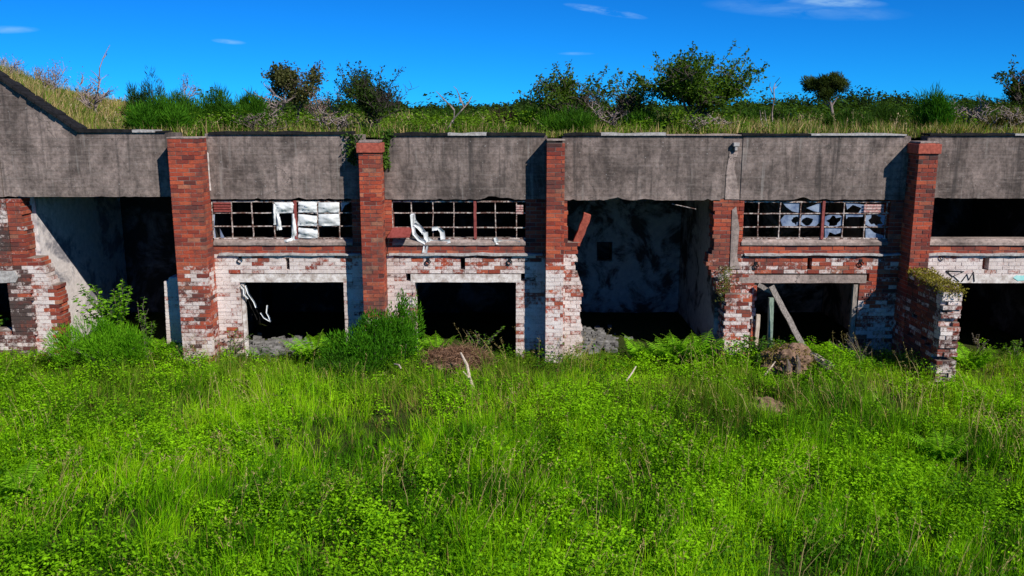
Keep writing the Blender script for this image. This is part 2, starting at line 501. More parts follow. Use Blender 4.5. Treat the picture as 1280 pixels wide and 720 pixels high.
# --- pier columns (front projecting)
PY = -.45
PR = {1: (-6.21, -5.65), 2: (-2.77, -2.38), 3: (.63, .955), 5: (7.35, 7.70), 6: (10.72, 11.07)}
zTop = 4.235
zRow = lambda py, Y=0: Z(py, Y)
def pier(n, x0, x1, ztop, paintline, wpaint, label=None, tone=0, cap=None, y0=PY, grime=None):
    bx = Boxes()
    def pf(x, z):
        if z < paintline - .06: return wpaint + .25 * mn.noise(Vector((x * 2, z * 1.6, n)))
        if z < paintline + .10: return .32
        return 0
    lay(bx, [(x0, x1, -.15, ztop, 0, 0)], y0, -.003, pf, grime or (lambda x, z: .55 * max(0, mn.noise(Vector((x, z * 1.3, n * 7))))), tone)
    p = bx.build('brick_pier', M['brick'], B)
    if label: p['label'] = label
    if cap:
        cb = Poly(); cb.box(x0 - .035, x1 + .035, y0 - .035, -.004, ztop - .17, ztop + .005)
        cb.build('cap', M['rust'], p, bevel=.01)
        ct_ = Poly(); ct_.box(x0 + .01, x1 - .01, y0 + .01, -.01, ztop + .006, ztop + .05)
        ct_.build('cap_stone', M['concrete_light'], p, bevel=.008)
    else:
        ct_ = Poly(); ct_.box(x0 - .005, x1 + .005, y0 - .01, -.004, ztop + .001, ztop + .03)
        ct_.build('cap_stone', M['concrete_light'], p, bevel=.008)
    return p
pier(1, *PR[1], 4.20, Z(340, PY), .50, 'wide red brick pier with limewash on its lower part', .0)
pier(2, *PR[2], 4.12, Z(395, PY), .52, 'slender orange red brick pier with a bright red cap', .05, True)
pier(3, *PR[3], 4.16, Z(335, PY), .62, 'slender red brick pier with pale limewashed base', .0)
pier(5, *PR[5], 4.10, Z(380, PY), .25, 'slender red brick pier standing above the broken buttress', -.05, True)
pier(6, *PR[6], 4.12, 2.0, .55)
# P2 broken base stub beside it (pale lump)
# --- concrete fascia panels
def nib(xa, xb, z, amp=.012, bites=()):
    pts = []; x = xa
    while x < xb:
        dz = abs(random.gauss(0, amp)) * (1 if random.random() < .4 else .2)
        for (bx_, bw, bh) in bites:
            if abs(x - bx_) < bw: dz += bh * (1 - abs(x - bx_) / bw) ** .5 * random.uniform(.7, 1)
        pts.append((x, z + dz)); x += .07
    pts.append((xb, z)); return pts
def panel(xa, xb, zt0, zt1, zb, bites=(), y0=-.02, y1=.27, label=None, mat='concrete', extra=None):
    q = Poly()
    bot = nib(xa, xb, zb, .012, bites)
    top = [(xb, zt1), (xa, zt0)] if extra is None else extra
    q.prism(bot + top, y0, y1)
    o = q.build('concrete_panel', M[mat], B)
    if label: o['label'] = label
    return o
zb1 = Z(247); 
xg0, zg0 = at(100, 165)
gx0, gzz0 = at(0, 99)
slope_ = (gzz0 - zg0) / (gx0 - xg0)
xl = BX0
panel(-9.5, PR[1][0] + .02, 0, 0, Z(246), label='leftmost concrete panel with a sloping gable edge rising to the left',
      mat='concrete_pale', extra=[(PR[1][0] + .02, Z(166)), (xg0, zg0), (-9.5, zg0 + slope_ * (-9.5 - xg0))])
panel(xl, -9.515, 0, 0, Z(246), extra=[(-9.515, zg0 + slope_ * (-9.515 - xg0)), (-9.9, zg0 + slope_ * (-9.9 - xg0)), (xl, zg0 + slope_ * (-9.9 - xg0))], y0=-.035)
panel(PR[1][1] - .02, PR[2][0] + .02, Z(167), Z(168.5), Z(249), [(-4.0, .06, .05)], mat='concrete_pale')
panel(PR[2][1] - .02, PR[3][0] + .02, Z(169), Z(170), Z(249.5), [(-.36, .17, .09), (-.1, .1, .05)])
panel(PR[3][1] - .02, 3.905, Z(170), Z(170), Z(250.5), [(1.95, .2, .05), (2.5, .15, .04)], label='concrete panel over the fully open bay')
panel(4.275, PR[5][0] + .02, Z(170), Z(170), Z(250), [(5.45, .15, .06)])
panel(PR[5][1] - .02, PR[6][0] + .02, Z(170), Z(170), Z(248))
panel(PR[6][1] - .02, BX1, Z(170), Z(170), Z(248))
# concrete scar where a pier has fallen away
q = Poly(); q.prism([(3.905, Z(249)), (4.0, Z(249) + .03), (4.12, Z(249) - .02), (4.275, Z(250)), (4.275, Z(170)), (3.905, Z(170))], -.005, .27)
sc_ = q.build('pier_scar', M['concrete'], B); sc_['label'] = 'concrete strip where a pier has fallen away'
q = Poly()
pts = [at(906, 249), at(924, 249), at(921, 225), at(917, 210), at(922, 190), at(912, 190), at(908, 212)]
q.prism(pts, -.018, -.006); q.build('mortar_smear', M['concrete_light'], sc_)
q = Poly(); q.box(4.08, 4.19, -.10, -.006, Z(183), Z(178)); q.box(4.11, 4.16, -.09, -.006, Z(188), Z(183)); q.build('bracket', M['copingpale'], sc_, bevel=.01)

# --- coping
def coping(pa, pb, mat, h=.075, y=0, zt=None):
    q = Poly(); x = X(pa, 168); x1 = X(pb, 168); n = max(2, int((x1 - x) / .22))
    zb = (zt if zt is not None else Z(169.5 if pa > 470 else (168 if pa > 240 else 165.5)))
    xs_ = np.linspace(x, x1, n + 1); hs = [h * .66 * random.uniform(.6, 1.25) for _ in xs_]
    q.prism([(a, zb + .001 ) for a in xs_] + [(a, zb + d) for a, d in list(zip(xs_, hs))[::-1]], -.06, .30)
    return q.build('coping', M[mat], B)
for pa, pb, mt, h in ((100, 166, 'bitumen', .08), (167, 195, 'copingpale', .07), (196, 208, 'bitumen', .06), (262, 441, 'bitumen', .085), (481, 559, 'bitumen', .08), (560, 608, 'copingpale', .085),
                     (609, 682, 'bitumen', .075), (705, 750, 'bitumen', .075), (751, 832, 'copingpale', .07), (833, 926, 'concrete_light', .04), (927, 1012, 'bitumen', .06),
                     (1013, 1132, 'copingpale', .06), (1161, 1266, 'bitumen', .06), (1267, 1340, 'copingpale', .06), (1345, 1580, 'bitumen', .06)):
    coping(pa, pb, mt, h)
q = Poly()
n = 14
for k in range(n):
    xa = xg0 + (-9.7 - xg0) * k / n; xb = xg0 + (-9.7 - xg0) * (k + 1) / n - (-.012)
    za = zg0 + slope_ * (xa - xg0); zb_ = zg0 + slope_ * (xb - xg0); j = random.uniform(-.01, .02)
    q.prism([(xa, za + .004), (xb, zb_ + .004), (xb, zb_ + .06 + j), (xa, za + .06 + j)], -.09 + random.uniform(-.02, .02), .3)
gc = q.build('coping', M['bitumen'], B); gc['label'] = 'black sloping coping along the left gable edge'

# --- brick infill walls
G = lambda s: (lambda x, z: s * (.5 + mn.noise(Vector((x * 1.3, z * 2, 4)))))
zSill, zLedge = Z(300), Z(318)
def lowpaint(base, seed=0):
    def f(x, z):
        if z > zLedge + .01: return 0
        v = base + .30 * mn.noise(Vector((x * 1.1 + seed, z * 1.7, seed))) + .25 * mn.noise(Vector((x * 4, z * 5, seed + 9)))
        if z > zLedge - .17: v -= .10
        return max(.03, v)
    return f
WY1 = .335
def infill(segs, paintf, grime=G(.2), tone=0, label=None, y0=0.0, y1=WY1, skip=0.0):
    bx = Boxes(); lay(bx, segs, y0, y1, paintf, grime, tone, skip)
    o = bx.build('brick_wall', M['brick'], B)
    if label: o['label'] = label
    return o
def slotted(xa, xb, oxa, oxb, zo, sa, sb, wxa, wxb, zwt):
    """wall panel with lower opening oxa..oxb up to zo, slot sa..sb, window gap wxa..wxb"""
    zs0, zs1 = Z(338), Z(320.5)
    s = [(xa, oxa, -.15, zo, 0, 0), (oxb, xb, -.15, zo, 0, 0)]
    zl = zo + .16
    s += [(xa, oxa - .17, zo, zl, 0, 0), (oxb + .17, xb, zo, zl, 0, 0)]
    s += [(xa, xb, zl, zs0, 0, 0), (xa, sa, zs0, zs1, 0, 0), (sb, xb, zs0, zs1, 0, 0), (xa, xb, zs1, zSill - .10, 0, 0)]
    if wxa > xa + .03: s.append((xa, wxa, zSill - .10, zwt, 0, 0))
    if wxb < xb - .03: s.append((wxb, xb, zSill - .10, zwt, 0, 0))
    return s
zHead = Z(250.5)
def lintel(oxa, oxb, zo, mat, label=None):
    q = Poly(); n = 12
    xs_ = np.linspace(oxa - .17, oxb + .17, n)
    q.prism([(a, zo + (random.uniform(0, .008) if 0 < i < n - 1 else 0)) for i, a in enumerate(xs_)] + [(a, zo + .158) for a in xs_[::-1]], -.004, WY1 - .01)
    o = q.build('lintel', M[mat], B)
    if label: o['label'] = label
def sill(wxa, wxb):
    q = Poly(); b0 = len(q.v)
    n = 14; xs_ = np.linspace(wxa, wxb, n)
    for a in xs_:
        j = random.uniform(-.012, .012)
        q.v += [(a, -.035 + j, zSill - .098), (a, -.035 + j, zSill - .045 + j * .5), (a, .05, zSill + .012), (a, WY1, zSill + .012), (a, WY1, zSill - .098)]
    for i in range(n - 1):
        for k in range(5):
            kk = (k + 1) % 5
            q.f.append((i * 5 + k, (i + 1) * 5 + k, (i + 1) * 5 + kk, i * 5 + kk))
    q.f += [(0, 1, 2, 3, 4), tuple((n - 1) * 5 + k for k in (4, 3, 2, 1, 0))]
    q.build('sill', M['concrete_light'], B)
def ledge(xa, xb):
    q = Poly(); n = max(4, int((xb - xa) / .12)); xs_ = np.linspace(xa, xb, n)
    for a in xs_:
        j = .018 * mn.noise(Vector((a * 2.5, 3, 1))); h = .012 + random.uniform(0, .010); o_ = -.05 - random.uniform(0, .025)
        zz = zLedge + j
        q.v += [(a, o_, zz - h), (a, o_, zz + h), (a, .01, zz + h + .012), (a, .01, zz - h)]
    for i in range(n - 1):
        for k in range(4):
            kk = (k + 1) % 4
            q.f.append((i * 4 + k, (i + 1) * 4 + k, (i + 1) * 4 + kk, i * 4 + kk))
    q.f += [(0, 1, 2, 3), tuple((n - 1) * 4 + k for k in (3, 2, 1, 0))]
    q.build('ledge', M['copingpale'], B)

# bay left of the picture's first opening (mostly out of frame)
infill([(BX0, -11.2, -.15, zHead, 0, 0), (-11.2, [(X(14, 415), Z(415)), (X(10, 355), Z(355))], -.15, Z(415), 0, 0), (-11.2, -9.5, Z(340), Z(300), 0, 0),
        (-11.2, -9.5, Z(300), zHead, 0, 0), (X(14, 380), X(44, 380), Z(416), Z(340), 0, .5), (X(12, 430), X(46, 430), -.15, Z(416), 0, 0)],
       lambda x, z: .30 + .3 * mn.noise(Vector((x * 2, z * 2, 0))), G(.9), -.25, 'pale sooty brick wall at the far left with a small broken window', y0=-.05)
q = Poly(); q.prism([at(-40, 355), at(22, 352), at(25, 345), at(20, 338), at(-40, 337)], -.07, .1); q.build('lintel', M['copingpale'], B)
# red jamb and broken stepped wall stub, left of the open bay
infill([(-9.49, -9.2, Z(322), zHead, 0, .3),
        (-9.49, [(X(80, 445), -.15), (X(78, 400), Z(400)), (X(72, 358), Z(358)), (X(62, 352), Z(352)), (X(56, 335), Z(335)), (X(50, 322), Z(322))], -.15, Z(322), 0, .25)],
       lambda x, z: (.60 if x > X(30, 400) and z < Z(330) else .12) if x < X(67, 400) else .0, G(.3), 0, 'broken stepped brick stub with flaking white paint left of the open bay')
# short white stub at the right side of the first bay
infill([([(X(209, 440), 0), (X(205, 352), Z(352))], PR[1][0] + .0, -.15, Z(352), 0, 0), (X(211, 350), PR[1][0], Z(352), Z(346), 0, 0)], .85, G(.1), 0, 'short white painted brick stub against the wide pier')

# window bays
def window(xa, xb, vpx, hpx, thick, zt, label, missing=()):
    q = Poly(); Yw = .05
    z0 = zSill + .012
    vs = [X(p, 275, Yw) for p in vpx]; hs = [Z(p, Yw) for p in hpx]
    q.box(xa, xb, Yw - .015, Yw + .02, z0, z0 + .022)
    q.box(xa, xb, Yw - .015, Yw + .02, zt - .03, zt - .005)
    for i, v in enumerate(vs):
        wd = .017
        if i in thick: continue
        j = random.uniform(-.012, .012)
        q.beam((v, Yw, z0 + .02), (v + j, Yw, zt - .028), wd, .03, seg=6, jit=.0055)
    for h in hs:
        q.beam((xa, Yw - .003, h), (xb, Yw - .003, h + random.uniform(-.01, .01)), .02, .016, seg=14, jit=.005)
    o = q.build('window', M['steel'], B); o['label'] = label
    for i in thick:
        t = Poly(); t.beam((vs[i], Yw - .01, z0 + .0), (vs[i], Yw - .01, zt - .0), .05, .06, seg=6, jit=.003); t.build('mullion', M['red_steel'], o)
    return o, vs, [z0] + hs[::-1] + [zt]

# --- bay 2
w2a, w2b = -5.645, X(440, 275)
infill(slotted(PR[1][1] - .005, PR[2][0] + .005, -5.21, -3.22, Z(353), X(357, 330), X(362, 330), w2a, w2b, zHead), lowpaint(.70, 1), G(.25), 0, 'white limewashed brick wall below the plastic covered window')
lintel(-5.21, -3.22, Z(353), 'whitewash'); sill(w2a, w2b + .0); ledge(PR[1][1] + .1, PR[2][0] - .1)
win2, v2, h2 = window(w2a, w2b, [266, 290, 316, 343, 370, 397, 424], [266, 283], (4,), Z(251), 'steel window grid hung with white plastic sheet')
# --- bay 3
w3a, w3b = X(490, 275), X(657, 275)
infill(slotted(PR[2][1] - .005, PR[3][0] + .005, X(519, 370), X(645, 370), Z(353), X(575.5, 330), X(581.5, 330), w3a, w3b, zHead), lowpaint(.58, 5), G(.25), 0, 'patchy red and white brick wall below the empty window grid')
lintel(X(525, 370), X(640, 370), Z(353), 'whitewash'); sill(w3a, w3b); ledge(PR[2][1] + .05, PR[3][0] - .05)
win3, v3, h3 = window(w3a, w3b, [491, 515, 541, 567, 594, 620, 646], [266, 284], (4,), Z(251), 'steel window grid without glass and with torn rags')
# --- bay 4 (open)
infill([(PR[3][1] - .005, X(710, 275), Z(303), zHead, 0, .3),
        (PR[3][1] - .005, [(X(729, 445), -.15), (X(728, 400), Z(400)), (X(729, 363), Z(363)), (X(721, 340), Z(340)), (X(722, 325), Z(325)), (X(725, 312), Z(312))], -.15, Z(303), 0, .5)],
       lowpaint(.62, 3), G(.25), 0, 'jagged brick stub left of the open bay, limewashed low down')
infill([([(X(890, 318), Z(318)), (X(892, 250), zHead)], X(929, 280), Z(316), zHead, .3, 0),
        ([(X(882, 338), Z(338)), (X(884, 316), Z(316))], X(929, 280), Z(338), Z(316), .5, 0),
        ([(X(893, 372), Z(372)), (X(889, 340), Z(340))], 4.62, Z(372), Z(338), 1, 0),
        ], lambda x, z: .38 if z < Z(322) else 0, G(.5), 0, 'ragged red brick edge right of the open bay')
infill([([(X(900, 445), -.15), (X(904, 372), Z(372))], X(936, 400), -.15, Z(366), .3, .3)], lambda x, z: .35 + .22 * max(0, (1.2 - z)), G(.35), 0,
       'red brick pier base fading to white near the grass', y0=-.14)
q = Poly(); q.prism(PG([(912, 336), (915, 262), (920, 258), (924, 285), (921, 320), (925, 336)]), -.02, .02)
q.build('mortar_patch', M['concrete_light'], B)
ledge(X(930, 318), X(1140, 318))
# --- bay 5
w5a, w5b = X(928, 275), X(1112, 275)
o5a, o5b = X(944, 400), X(1071, 400)
infill([(4.18, o5a, -.15, Z(354), 0, .5)] + slotted(X(912, 340), PR[5][0] + .005, o5a, o5b, Z(354), X(1009, 330), X(1015, 330), w5a, w5b, zHead)[1:], lowpaint(.40, 8), G(.35), 0,
       'mostly bare red brick wall below the shattered window')
lintel(X(935, 350), o5b - .05, Z(354), 'concrete_light'); sill(w5a, w5b)
win5, v5, h5 = window(w5a, w5b, [928, 948, 974, 1000, 1028, 1054, 1081, 1107], [267, 283.5], (4,), Z(251.5), 'steel window grid with shattered dusty glass tinted with sky reflection')
# --- bay 6
infill(slotted(PR[5][1] - .005, PR[6][0] + .005, X(1194, 400), 10.45, Z(355), X(1228, 330), X(1236, 330), PR[5][1], PR[6][0], zHead), lowpaint(.78, 12), G(.1), 0, 'white painted brick wall with graffiti letters beside the buttress')
lintel(X(1196, 370), 10.3, Z(354), 'whitewash', 'white lintel with spray painted letters'); sill(PR[5][1] + .01, PR[6][0]); ledge(PR[5][1] + .1, PR[6][0] - .05)
q = Poly(); q.box(X(1228, 330), X(1236, 330), .15, .2, Z(339), Z(319.6)); q.build('slot_grating', M['rust'], B)
# --- bay 7 beyond the frame
infill(slotted(PR[6][1], BX1, 11.6, 13.4, Z(355), 12.4, 12.48, PR[6][1], BX1, zHead), lowpaint(.6, 15), G(.2))
lintel(11.6, 13.4, Z(355), 'whitewash'); sill(PR[6][1] + .01, BX1)

# --- broken buttress under the right pier
bx = Boxes()
def bt_top(y): return interp([(Z(364, -1.85), -1.85), (Z(357, -1.6), -1.6), (Z(349, -1.1), -1.1), (Z(337, -.46), -.46)], y)
k = -2
bx0, bx1 = PR[5]
while k * CH < 2.2:
    zb = k * CH; off = (k % 2) * .1125
    y = -1.95 - .16 * max(0, 1 - zb / 1.2) * 0; 
    ycur = -1.84 + random.choice((0, 0, .05, .1, .03)) * (1 if zb > .9 else .5)
    while ycur < -.46:
        yn = min(ycur + (.225 if (k % 2) else .235), -.455)
        if zb + CH < bt_top((ycur + yn) / 2) + random.uniform(-.02, .05) and random.random() > (.08 if ycur > -1.7 else .04):
            xc = [bx0, bx0 + (.115 if k % 2 else .225), bx1]
            for xa, xb in zip(xc, xc[1:]):
                xa += random.uniform(-.004, .008); 
                fr = ycur < -1.70
                rb = random.uniform(0, .05) if fr and random.random() < .3 else 0
                p = .52 if fr and zb > .75 else (.34 if fr else (.30 if zb > .5 else .16))
                p += .3 * mn.noise(Vector((xa * 3, ycur * 2, zb * 3))) + random.gauss(0, .10)
                t = min(1, max(0, random.gauss(.38, .22)))
                bx.add(xa + .005, xb - .005, ycur + .005 + rb, yn - .005, zb + .005, zb + CH - .005, (t, max(0, p), 0, .35), .004)
                bx.add(xa + (.014 if xa < bx0 + .02 else 0), xb - (.010 if xb > bx1 - .01 else 0), ycur + .012 + rb, yn, zb, zb + CH, (.5, max(0, p - .1), 1, .4))
        ycur = yn
    k += 1
bt = bx.build('buttress', M['brick_dark'], B); bt['label'] = 'broken dark brick buttress with moss on its sloping top'

# --- left-of-P2 stump of pale brick in the bushes
# rooms -------------------------------------------------------------
YB = 4.0
q = Poly(); q.box(BX0 + .02, BX1 - .02, .272, YB + .3, 3.32, 4.12); q.build('roof_slab', M['plaster_shade'], B)
q = Poly(); q.box(BX0, BX1, YB + .302, YB + .5, -.3, 4.1); q.build('rear_wall', M['plaster_shade'], B)
def roomwall(xc0, xc1, matn, label=None, y0=WY1 + .002, y1=YB):
    q = Poly(); q.box(xc0, xc1, y0, y1, -.2, 3.318); o = q.build('inner_wall', M[matn], B)
    if label: o['label'] = label
    return o
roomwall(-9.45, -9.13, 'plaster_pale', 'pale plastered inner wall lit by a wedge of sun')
roomwall(BX0 + .02, BX0 + .3, 'plaster_shade')
roomwall(-6.0, -5.72, 'plaster_shade')
roomwall(-2.70, -2.42, 'plaster_shade')
roomwall(.66, .93, 'plaster_shade')
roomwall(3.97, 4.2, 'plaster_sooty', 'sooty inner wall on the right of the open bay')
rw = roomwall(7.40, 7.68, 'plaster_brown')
roomwall(10.75, 11.05, 'plaster_shade')
roomwall(BX1 - .3, BX1 - .02, 'plaster_shade')
for xa, xb, mt in ((-9.12, -6.01, 'plaster_shade'), (-5.71, -2.71, 'plaster_shade'), (-2.41, .65, 'plaster_shade'), (.94, 3.96, 'plaster_sooty'), (4.21, 7.39, 'brick_back'), (7.69, 10.74, 'plaster_shade'), (11.06, BX1 - .31, 'plaster_shade'), (BX0 + .31, -9.46, 'plaster_shade')):
    if mt == 'brick_back': mt = 'plaster_brown'
    q = Poly()
    if .9 < xa < 1:
        va, vb = X(748, 300, YB), X(764, 300, YB); z0, z1 = Z(324, YB), Z(304, YB)
        q.box(xa, va, YB + .002, YB + .3, -.2, 3.31); q.box(vb, xb, YB + .002, YB + .3, -.2, 3.31)
        q.box(va, vb, YB + .002, YB + .3, -.2, z0); q.box(va, vb, YB + .002, YB + .3, z1, 3.31)
        o = q.build('back_wall', M[mt], B); o['label'] = 'sooty grey back wall with a small square vent hole'
        fr = Poly()
        fr.box(va - .03, va, YB - .02, YB + .05, z0 - .03, z1 + .03); fr.box(vb, vb + .03, YB - .02, YB + .05, z0 - .03, z1 + .03)
        fr.box(va, vb, YB - .02, YB + .05, z1, z1 + .03); fr.box(va, vb, YB - .02, YB + .05, z0 - .03, z0)
        fr.build('vent_frame', M['plaster_shade'], o)
    else:
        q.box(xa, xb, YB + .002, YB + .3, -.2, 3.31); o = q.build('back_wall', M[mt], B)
# lower division (shelf slab) seen in window bays: dark floor slabs at sill level so lower and upper openings read as separate storeys
# graffiti on outer lintel
def stroke(pts, mat, parent, r=.012, Y=-.012, nm='graffiti'):
    q = Poly()
    for line in pts:
        q.tube([(X(a, c, Y), Y, Z(c, Y)) for a, c in line], r, 5)
    me = q.build(nm, M[mat], parent)
    return me
gr = stroke([[(1183, 338.5), (1205, 339.5), (1192, 345), (1199, 352)], [(1183, 339), (1191, 346), (1184, 352)], [(1202, 352), (1209, 342.5), (1211, 350), (1217, 340), (1218, 352)]], 'paint_black', B, .011)
gr['label'] = 'black spray painted letters RM on the white lintel'
q = Poly(); q.prism(PG([(1266, 347), (1270, 344), (1278, 344.5), (1283, 343), (1290, 346), (1284, 350), (1272, 351)]), -.012, -.006); o = q.build('graffiti', M['paint_cyan'], B); o['label'] = 'turquoise paint patch on the white lintel'
# graffiti inside bay six, on the back wall
Yg = YB - .03
def gpt(a, c): return (X(a, c, Yg), Yg, Z(c, Yg))
q = Poly()
for line in ([(1236, 372), (1234, 385), (1236, 400), (1242, 408), (1252, 403), (1268, 408), (1274, 412)], [(1241, 374), (1240, 392), (1246, 395)], [(1247, 371), (1246, 388)], [(1256, 369), (1258, 380), (1256, 398)], [(1264, 393), (1269, 398), (1264, 400)]):
    q.tube([gpt(a, c - 4) for a, c in line], .022, 5)
o = q.build('graffiti', M['paint_pale'], B); o['label'] = 'faint pale graffiti loops on the dark back wall'
q = Poly(); q.prism([at(a, c, Yg) for a, c in ((1238, 402), (1272, 405), (1276, 420), (1240, 412))], Yg - .006, Yg + .004); o = q.build('graffiti', M['paint_red'], B); o['label'] = 'dark red painted block under the faint graffiti loops'

# rusted fixings left in the wall, pale mortar line beside the wide pier
for px, py in ((300, 326), (535, 328), (637, 328), (945, 333), (1076, 330), (1178, 322)):
    q = Poly(); x_, z_ = at(px, py, -.02)
    q.tube([(x_ + .05 * math.cos(a), -.03, z_ + .045 * math.sin(a)) for a in [i * math.pi / 5 for i in range(9)]], .011, 5)
    q.box(x_ - .025, x_ + .03, -.02, -.004, z_ + .04, z_ + .09)
    q.build('wall_bracket', M['bitumen'], B)
q = Poly(); q.prism([(PR[1][1] + .004, Z(238)), (PR[1][1] + .03, Z(238)), (PR[1][1] + .022, Z(215)), (PR[1][1] + .03, Z(192)), (PR[1][1] + .004, Z(190))], -.03, -.021); q.build('mortar_line', M['whitewash'], B)
# louvres
def louvre(par, xa, xb, za, zb, n, mat, tilt=.03, nm='louvre'):
    q = Poly(); h = (zb - za) / n
    for i in range(n):
        z = za + h * i
        q.prism([(xa, z + .004), (xb, z + .004), (xb, z + h * .82), (xa, z + h * .82)], .0, .012)
        i0 = len(q.v) - 8
    o = q.build(nm, M[mat], par, bevel=.003); o.location.y = .02
    return o
louvre(win2, X(266, 255), X(288, 255), Z(265.5), Z(252.5), 4, 'red_steel')
louvre(win3, X(645, 255), X(654, 255), Z(268), Z(256), 4, 'red_pale')
louvre(win5, X(1081, 255), X(1106, 255), Z(266), Z(255), 3, 'red_pale')
# tilted red hopper pane in bay 3
q = Poly(); Yh = -.22
a0 = (v3[0], .04, Z(285, .04)); a1 = (v3[1] + .01, .04, Z(285, .04)); b0_ = (X(484, 297, Yh), Yh, Z(297.5, Yh)); b1_ = (X(512, 297, Yh), Yh, Z(297, Yh))
q.v = [a0, a1, b1_, b0_, (a0[0], a0[1], a0[2] + .015), (a1[0], a1[1], a1[2] + .015), (b1_[0], b1_[1], b1_[2] + .015), (b0_[0], b0_[1], b0_[2] + .015)]
q.f = [(0, 1, 2, 3), (7, 6, 5, 4), (0, 4, 5, 1), (1, 5, 6, 2), (2, 6, 7, 3), (3, 7, 4, 0)]
o = q.build('hopper_pane', M['red_steel'], win3); o['label'] = 'red metal pane hanging open and tilted outward'
q = Poly(); q.tube([(X(486, 296, Yh), Yh, Z(297, Yh)), (X(483, 322, -.1), -.1, Z(322, -.1))], .008, 5); q.build('stay_rod', M['bitumen'], win3)

# broken glass
def pane(par, px0, px1, py0, py1, hole=None, cut=None, Yp=.062, label=None):
    xa, xb = X(px0, 275, Yp), X(px1, 275, Yp); za, zb = Z(py1, Yp), Z(py0, Yp)
    q = Poly()
    if cut: q.prism([at(a, c, Yp) for a, c in cut], Yp, Yp + .004)
    else:
        hx, hz, hr = X(hole[0], 275, Yp), Z(hole[1], Yp), hole[2] / 66
        n = 14; outer = []; inner = []
        for i in range(n):
            a = 2 * math.pi * i / n
            dx, dz = math.cos(a), math.sin(a)
            tt = min([(xb - hx) / dx if dx > 1e-6 else 9, (xa - hx) / dx if dx < -1e-6 else 9, (zb - hz) / dz if dz > 1e-6 else 9, (za - hz) / dz if dz < -1e-6 else 9])
            outer.append((hx + dx * tt, hz + dz * tt))
            r = min(hr * random.uniform(.65, 1.25) * (1 if i % 2 else .78), tt * .93)
            inner.append((hx + dx * r, hz + dz * r))
        for i in range(n):
            j = (i + 1) % n
            q.prism([inner[i], outer[i], outer[j], inner[j]], Yp, Yp + .004)
    o = q.build('glass_pane', M['glass'], par)
    if label: o['label'] = label
    return o
pane(win5, 975.5, 999, 268.5, 282.5, (994, 275, 6))
pane(win5, 1001, 1025, 268.5, 282.5, (1009, 277, 7))
pane(win5, 976, 999, 253, 266, None, [(978, 253), (999, 253), (999, 266), (990, 264), (983, 259)])
pane(win5, 1001, 1026, 253, 266, None, [(1008, 260), (1024, 254), (1026, 254), (1026, 266), (1017, 264)])
pane(win5, 1031, 1053, 268.5, 283, (1042, 276, 8.5))
pane(win5, 1031, 1054, 285, 299, None, [(1031, 285), (1053, 285), (1053, 290), (1044, 293), (1037, 290), (1033, 299), (1031, 299)])
pane(win5, 1056, 1080, 253, 266, None, [(1057, 253), (1081, 256), (1081, 266), (1073, 266), (1077, 260), (1066, 256), (1059, 262)])
pane(win5, 1056, 1080, 268, 283, None, [(1057, 266.5), (1080, 268), (1078, 271), (1060, 271), (1058, 274)])
pane(win5, 1082, 1106, 268, 299, None, [(1082, 284.5), (1086, 285), (1093, 291), (1104, 294), (1104, 299), (1082, 299)])
pane(win5, 1082, 1106, 268, 283, (1094, 275, 9))
pane(win2, 267, 289, 284, 298, None, [(268, 283.5), (270, 298), (266.5, 298), (266.5, 268), (268.5, 268)])
pane(win2, 267, 289, 284, 298, None, [(275, 286), (281, 298), (276, 298)])
pane(win2, 426, 439, 253, 266, None, [(426, 253), (438, 253), (431, 257), (427, 265)])

# door frame & details bay 5 / 2
q = Poly(); q.box(o5b - .10, o5b - .02, .02, .1, -.1, Z(356)); q.build('door_frame', M['wood'], B)
q = Poly(); q.box(-5.20, -5.14, .05, .14, -.1, Z(355)); q.build('door_frame', M['whitewash'], B)
# red broken post in open bay
def top(o, label, cat, group=None, kind=None): return tag(o, label, cat, group, kind)
q = Poly(); a = at(721, 303, .1); c = at(735, 268, .05)
q.beam((a[0], .12, a[1]), (c[0], .05, c[1]), .14, .12, seg=5, jit=.012); o = q.build('broken_post', M['rust'], B); o['label'] = 'red broken post leaning in the corner of the open bay'
q = Poly(); q.tube([(X(840, 255, .1), .1, Z(255, .1)), (X(870, 261, -.1), -.1, Z(261.5, -.1))], .009, 5); q.build('loose_rod', M['steel'], B)
# moss on buttress


# ------------------------------------------------------------------ plastic sheets and rags in the windows (hang there: top-level)
def cloth_panel(q, poly, Y0=.02, puff=.05, seed=0, nx=9, nz=8):
    """poly: 4 photo corners tl,tr,br,bl; puffed wrinkled sheet with a back side"""
    (tl, tr, br, bl) = poly; b0 = len(q.v)
    for side in (0, 1):
        for j in range(nz + 1):
            for i in range(nx + 1):
                u, v = i / nx, j / nz
                px = (tl[0] * (1 - u) + tr[0] * u) * (1 - v) + (bl[0] * (1 - u) + br[0] * u) * v
                py = (tl[1] * (1 - u) + tr[1] * u) * (1 - v) + (bl[1] * (1 - u) + br[1] * u) * v
                sag = math.sin(math.pi * u) * math.sin(math.pi * min(1, v * 1.15))
                y = Y0 - puff * sag - .022 * mn.noise(Vector((u * 3, v * 5, seed))) - .030 * mn.noise(Vector((u * 6 + v * 3, v * 7 - u * 2, seed)))
                x, z = at(px, py, Y0)
                q.v.append((x, y + side * .005, z))
    W = nx + 1; H = (nz + 1) * W
    for j in range(nz):
        for i in range(nx):
            a = b0 + j * W + i
            q.f.append((a, a + W, a + W + 1, a + 1)); q.f.append((a + H, a + H + 1, a + H + W + 1, a + H + W))
def cloth(name, polys, label, cat, group=None, **kw):
    q = Poly()
    for i, p in enumerate(polys): cloth_panel(q, p, seed=i * 3.1 + len(label), **kw)
    o = q.build(name, M['plastic'], None, smooth=True)
    return tag(o, label, cat, group)
gp = 'torn plastic sheets in the windows'
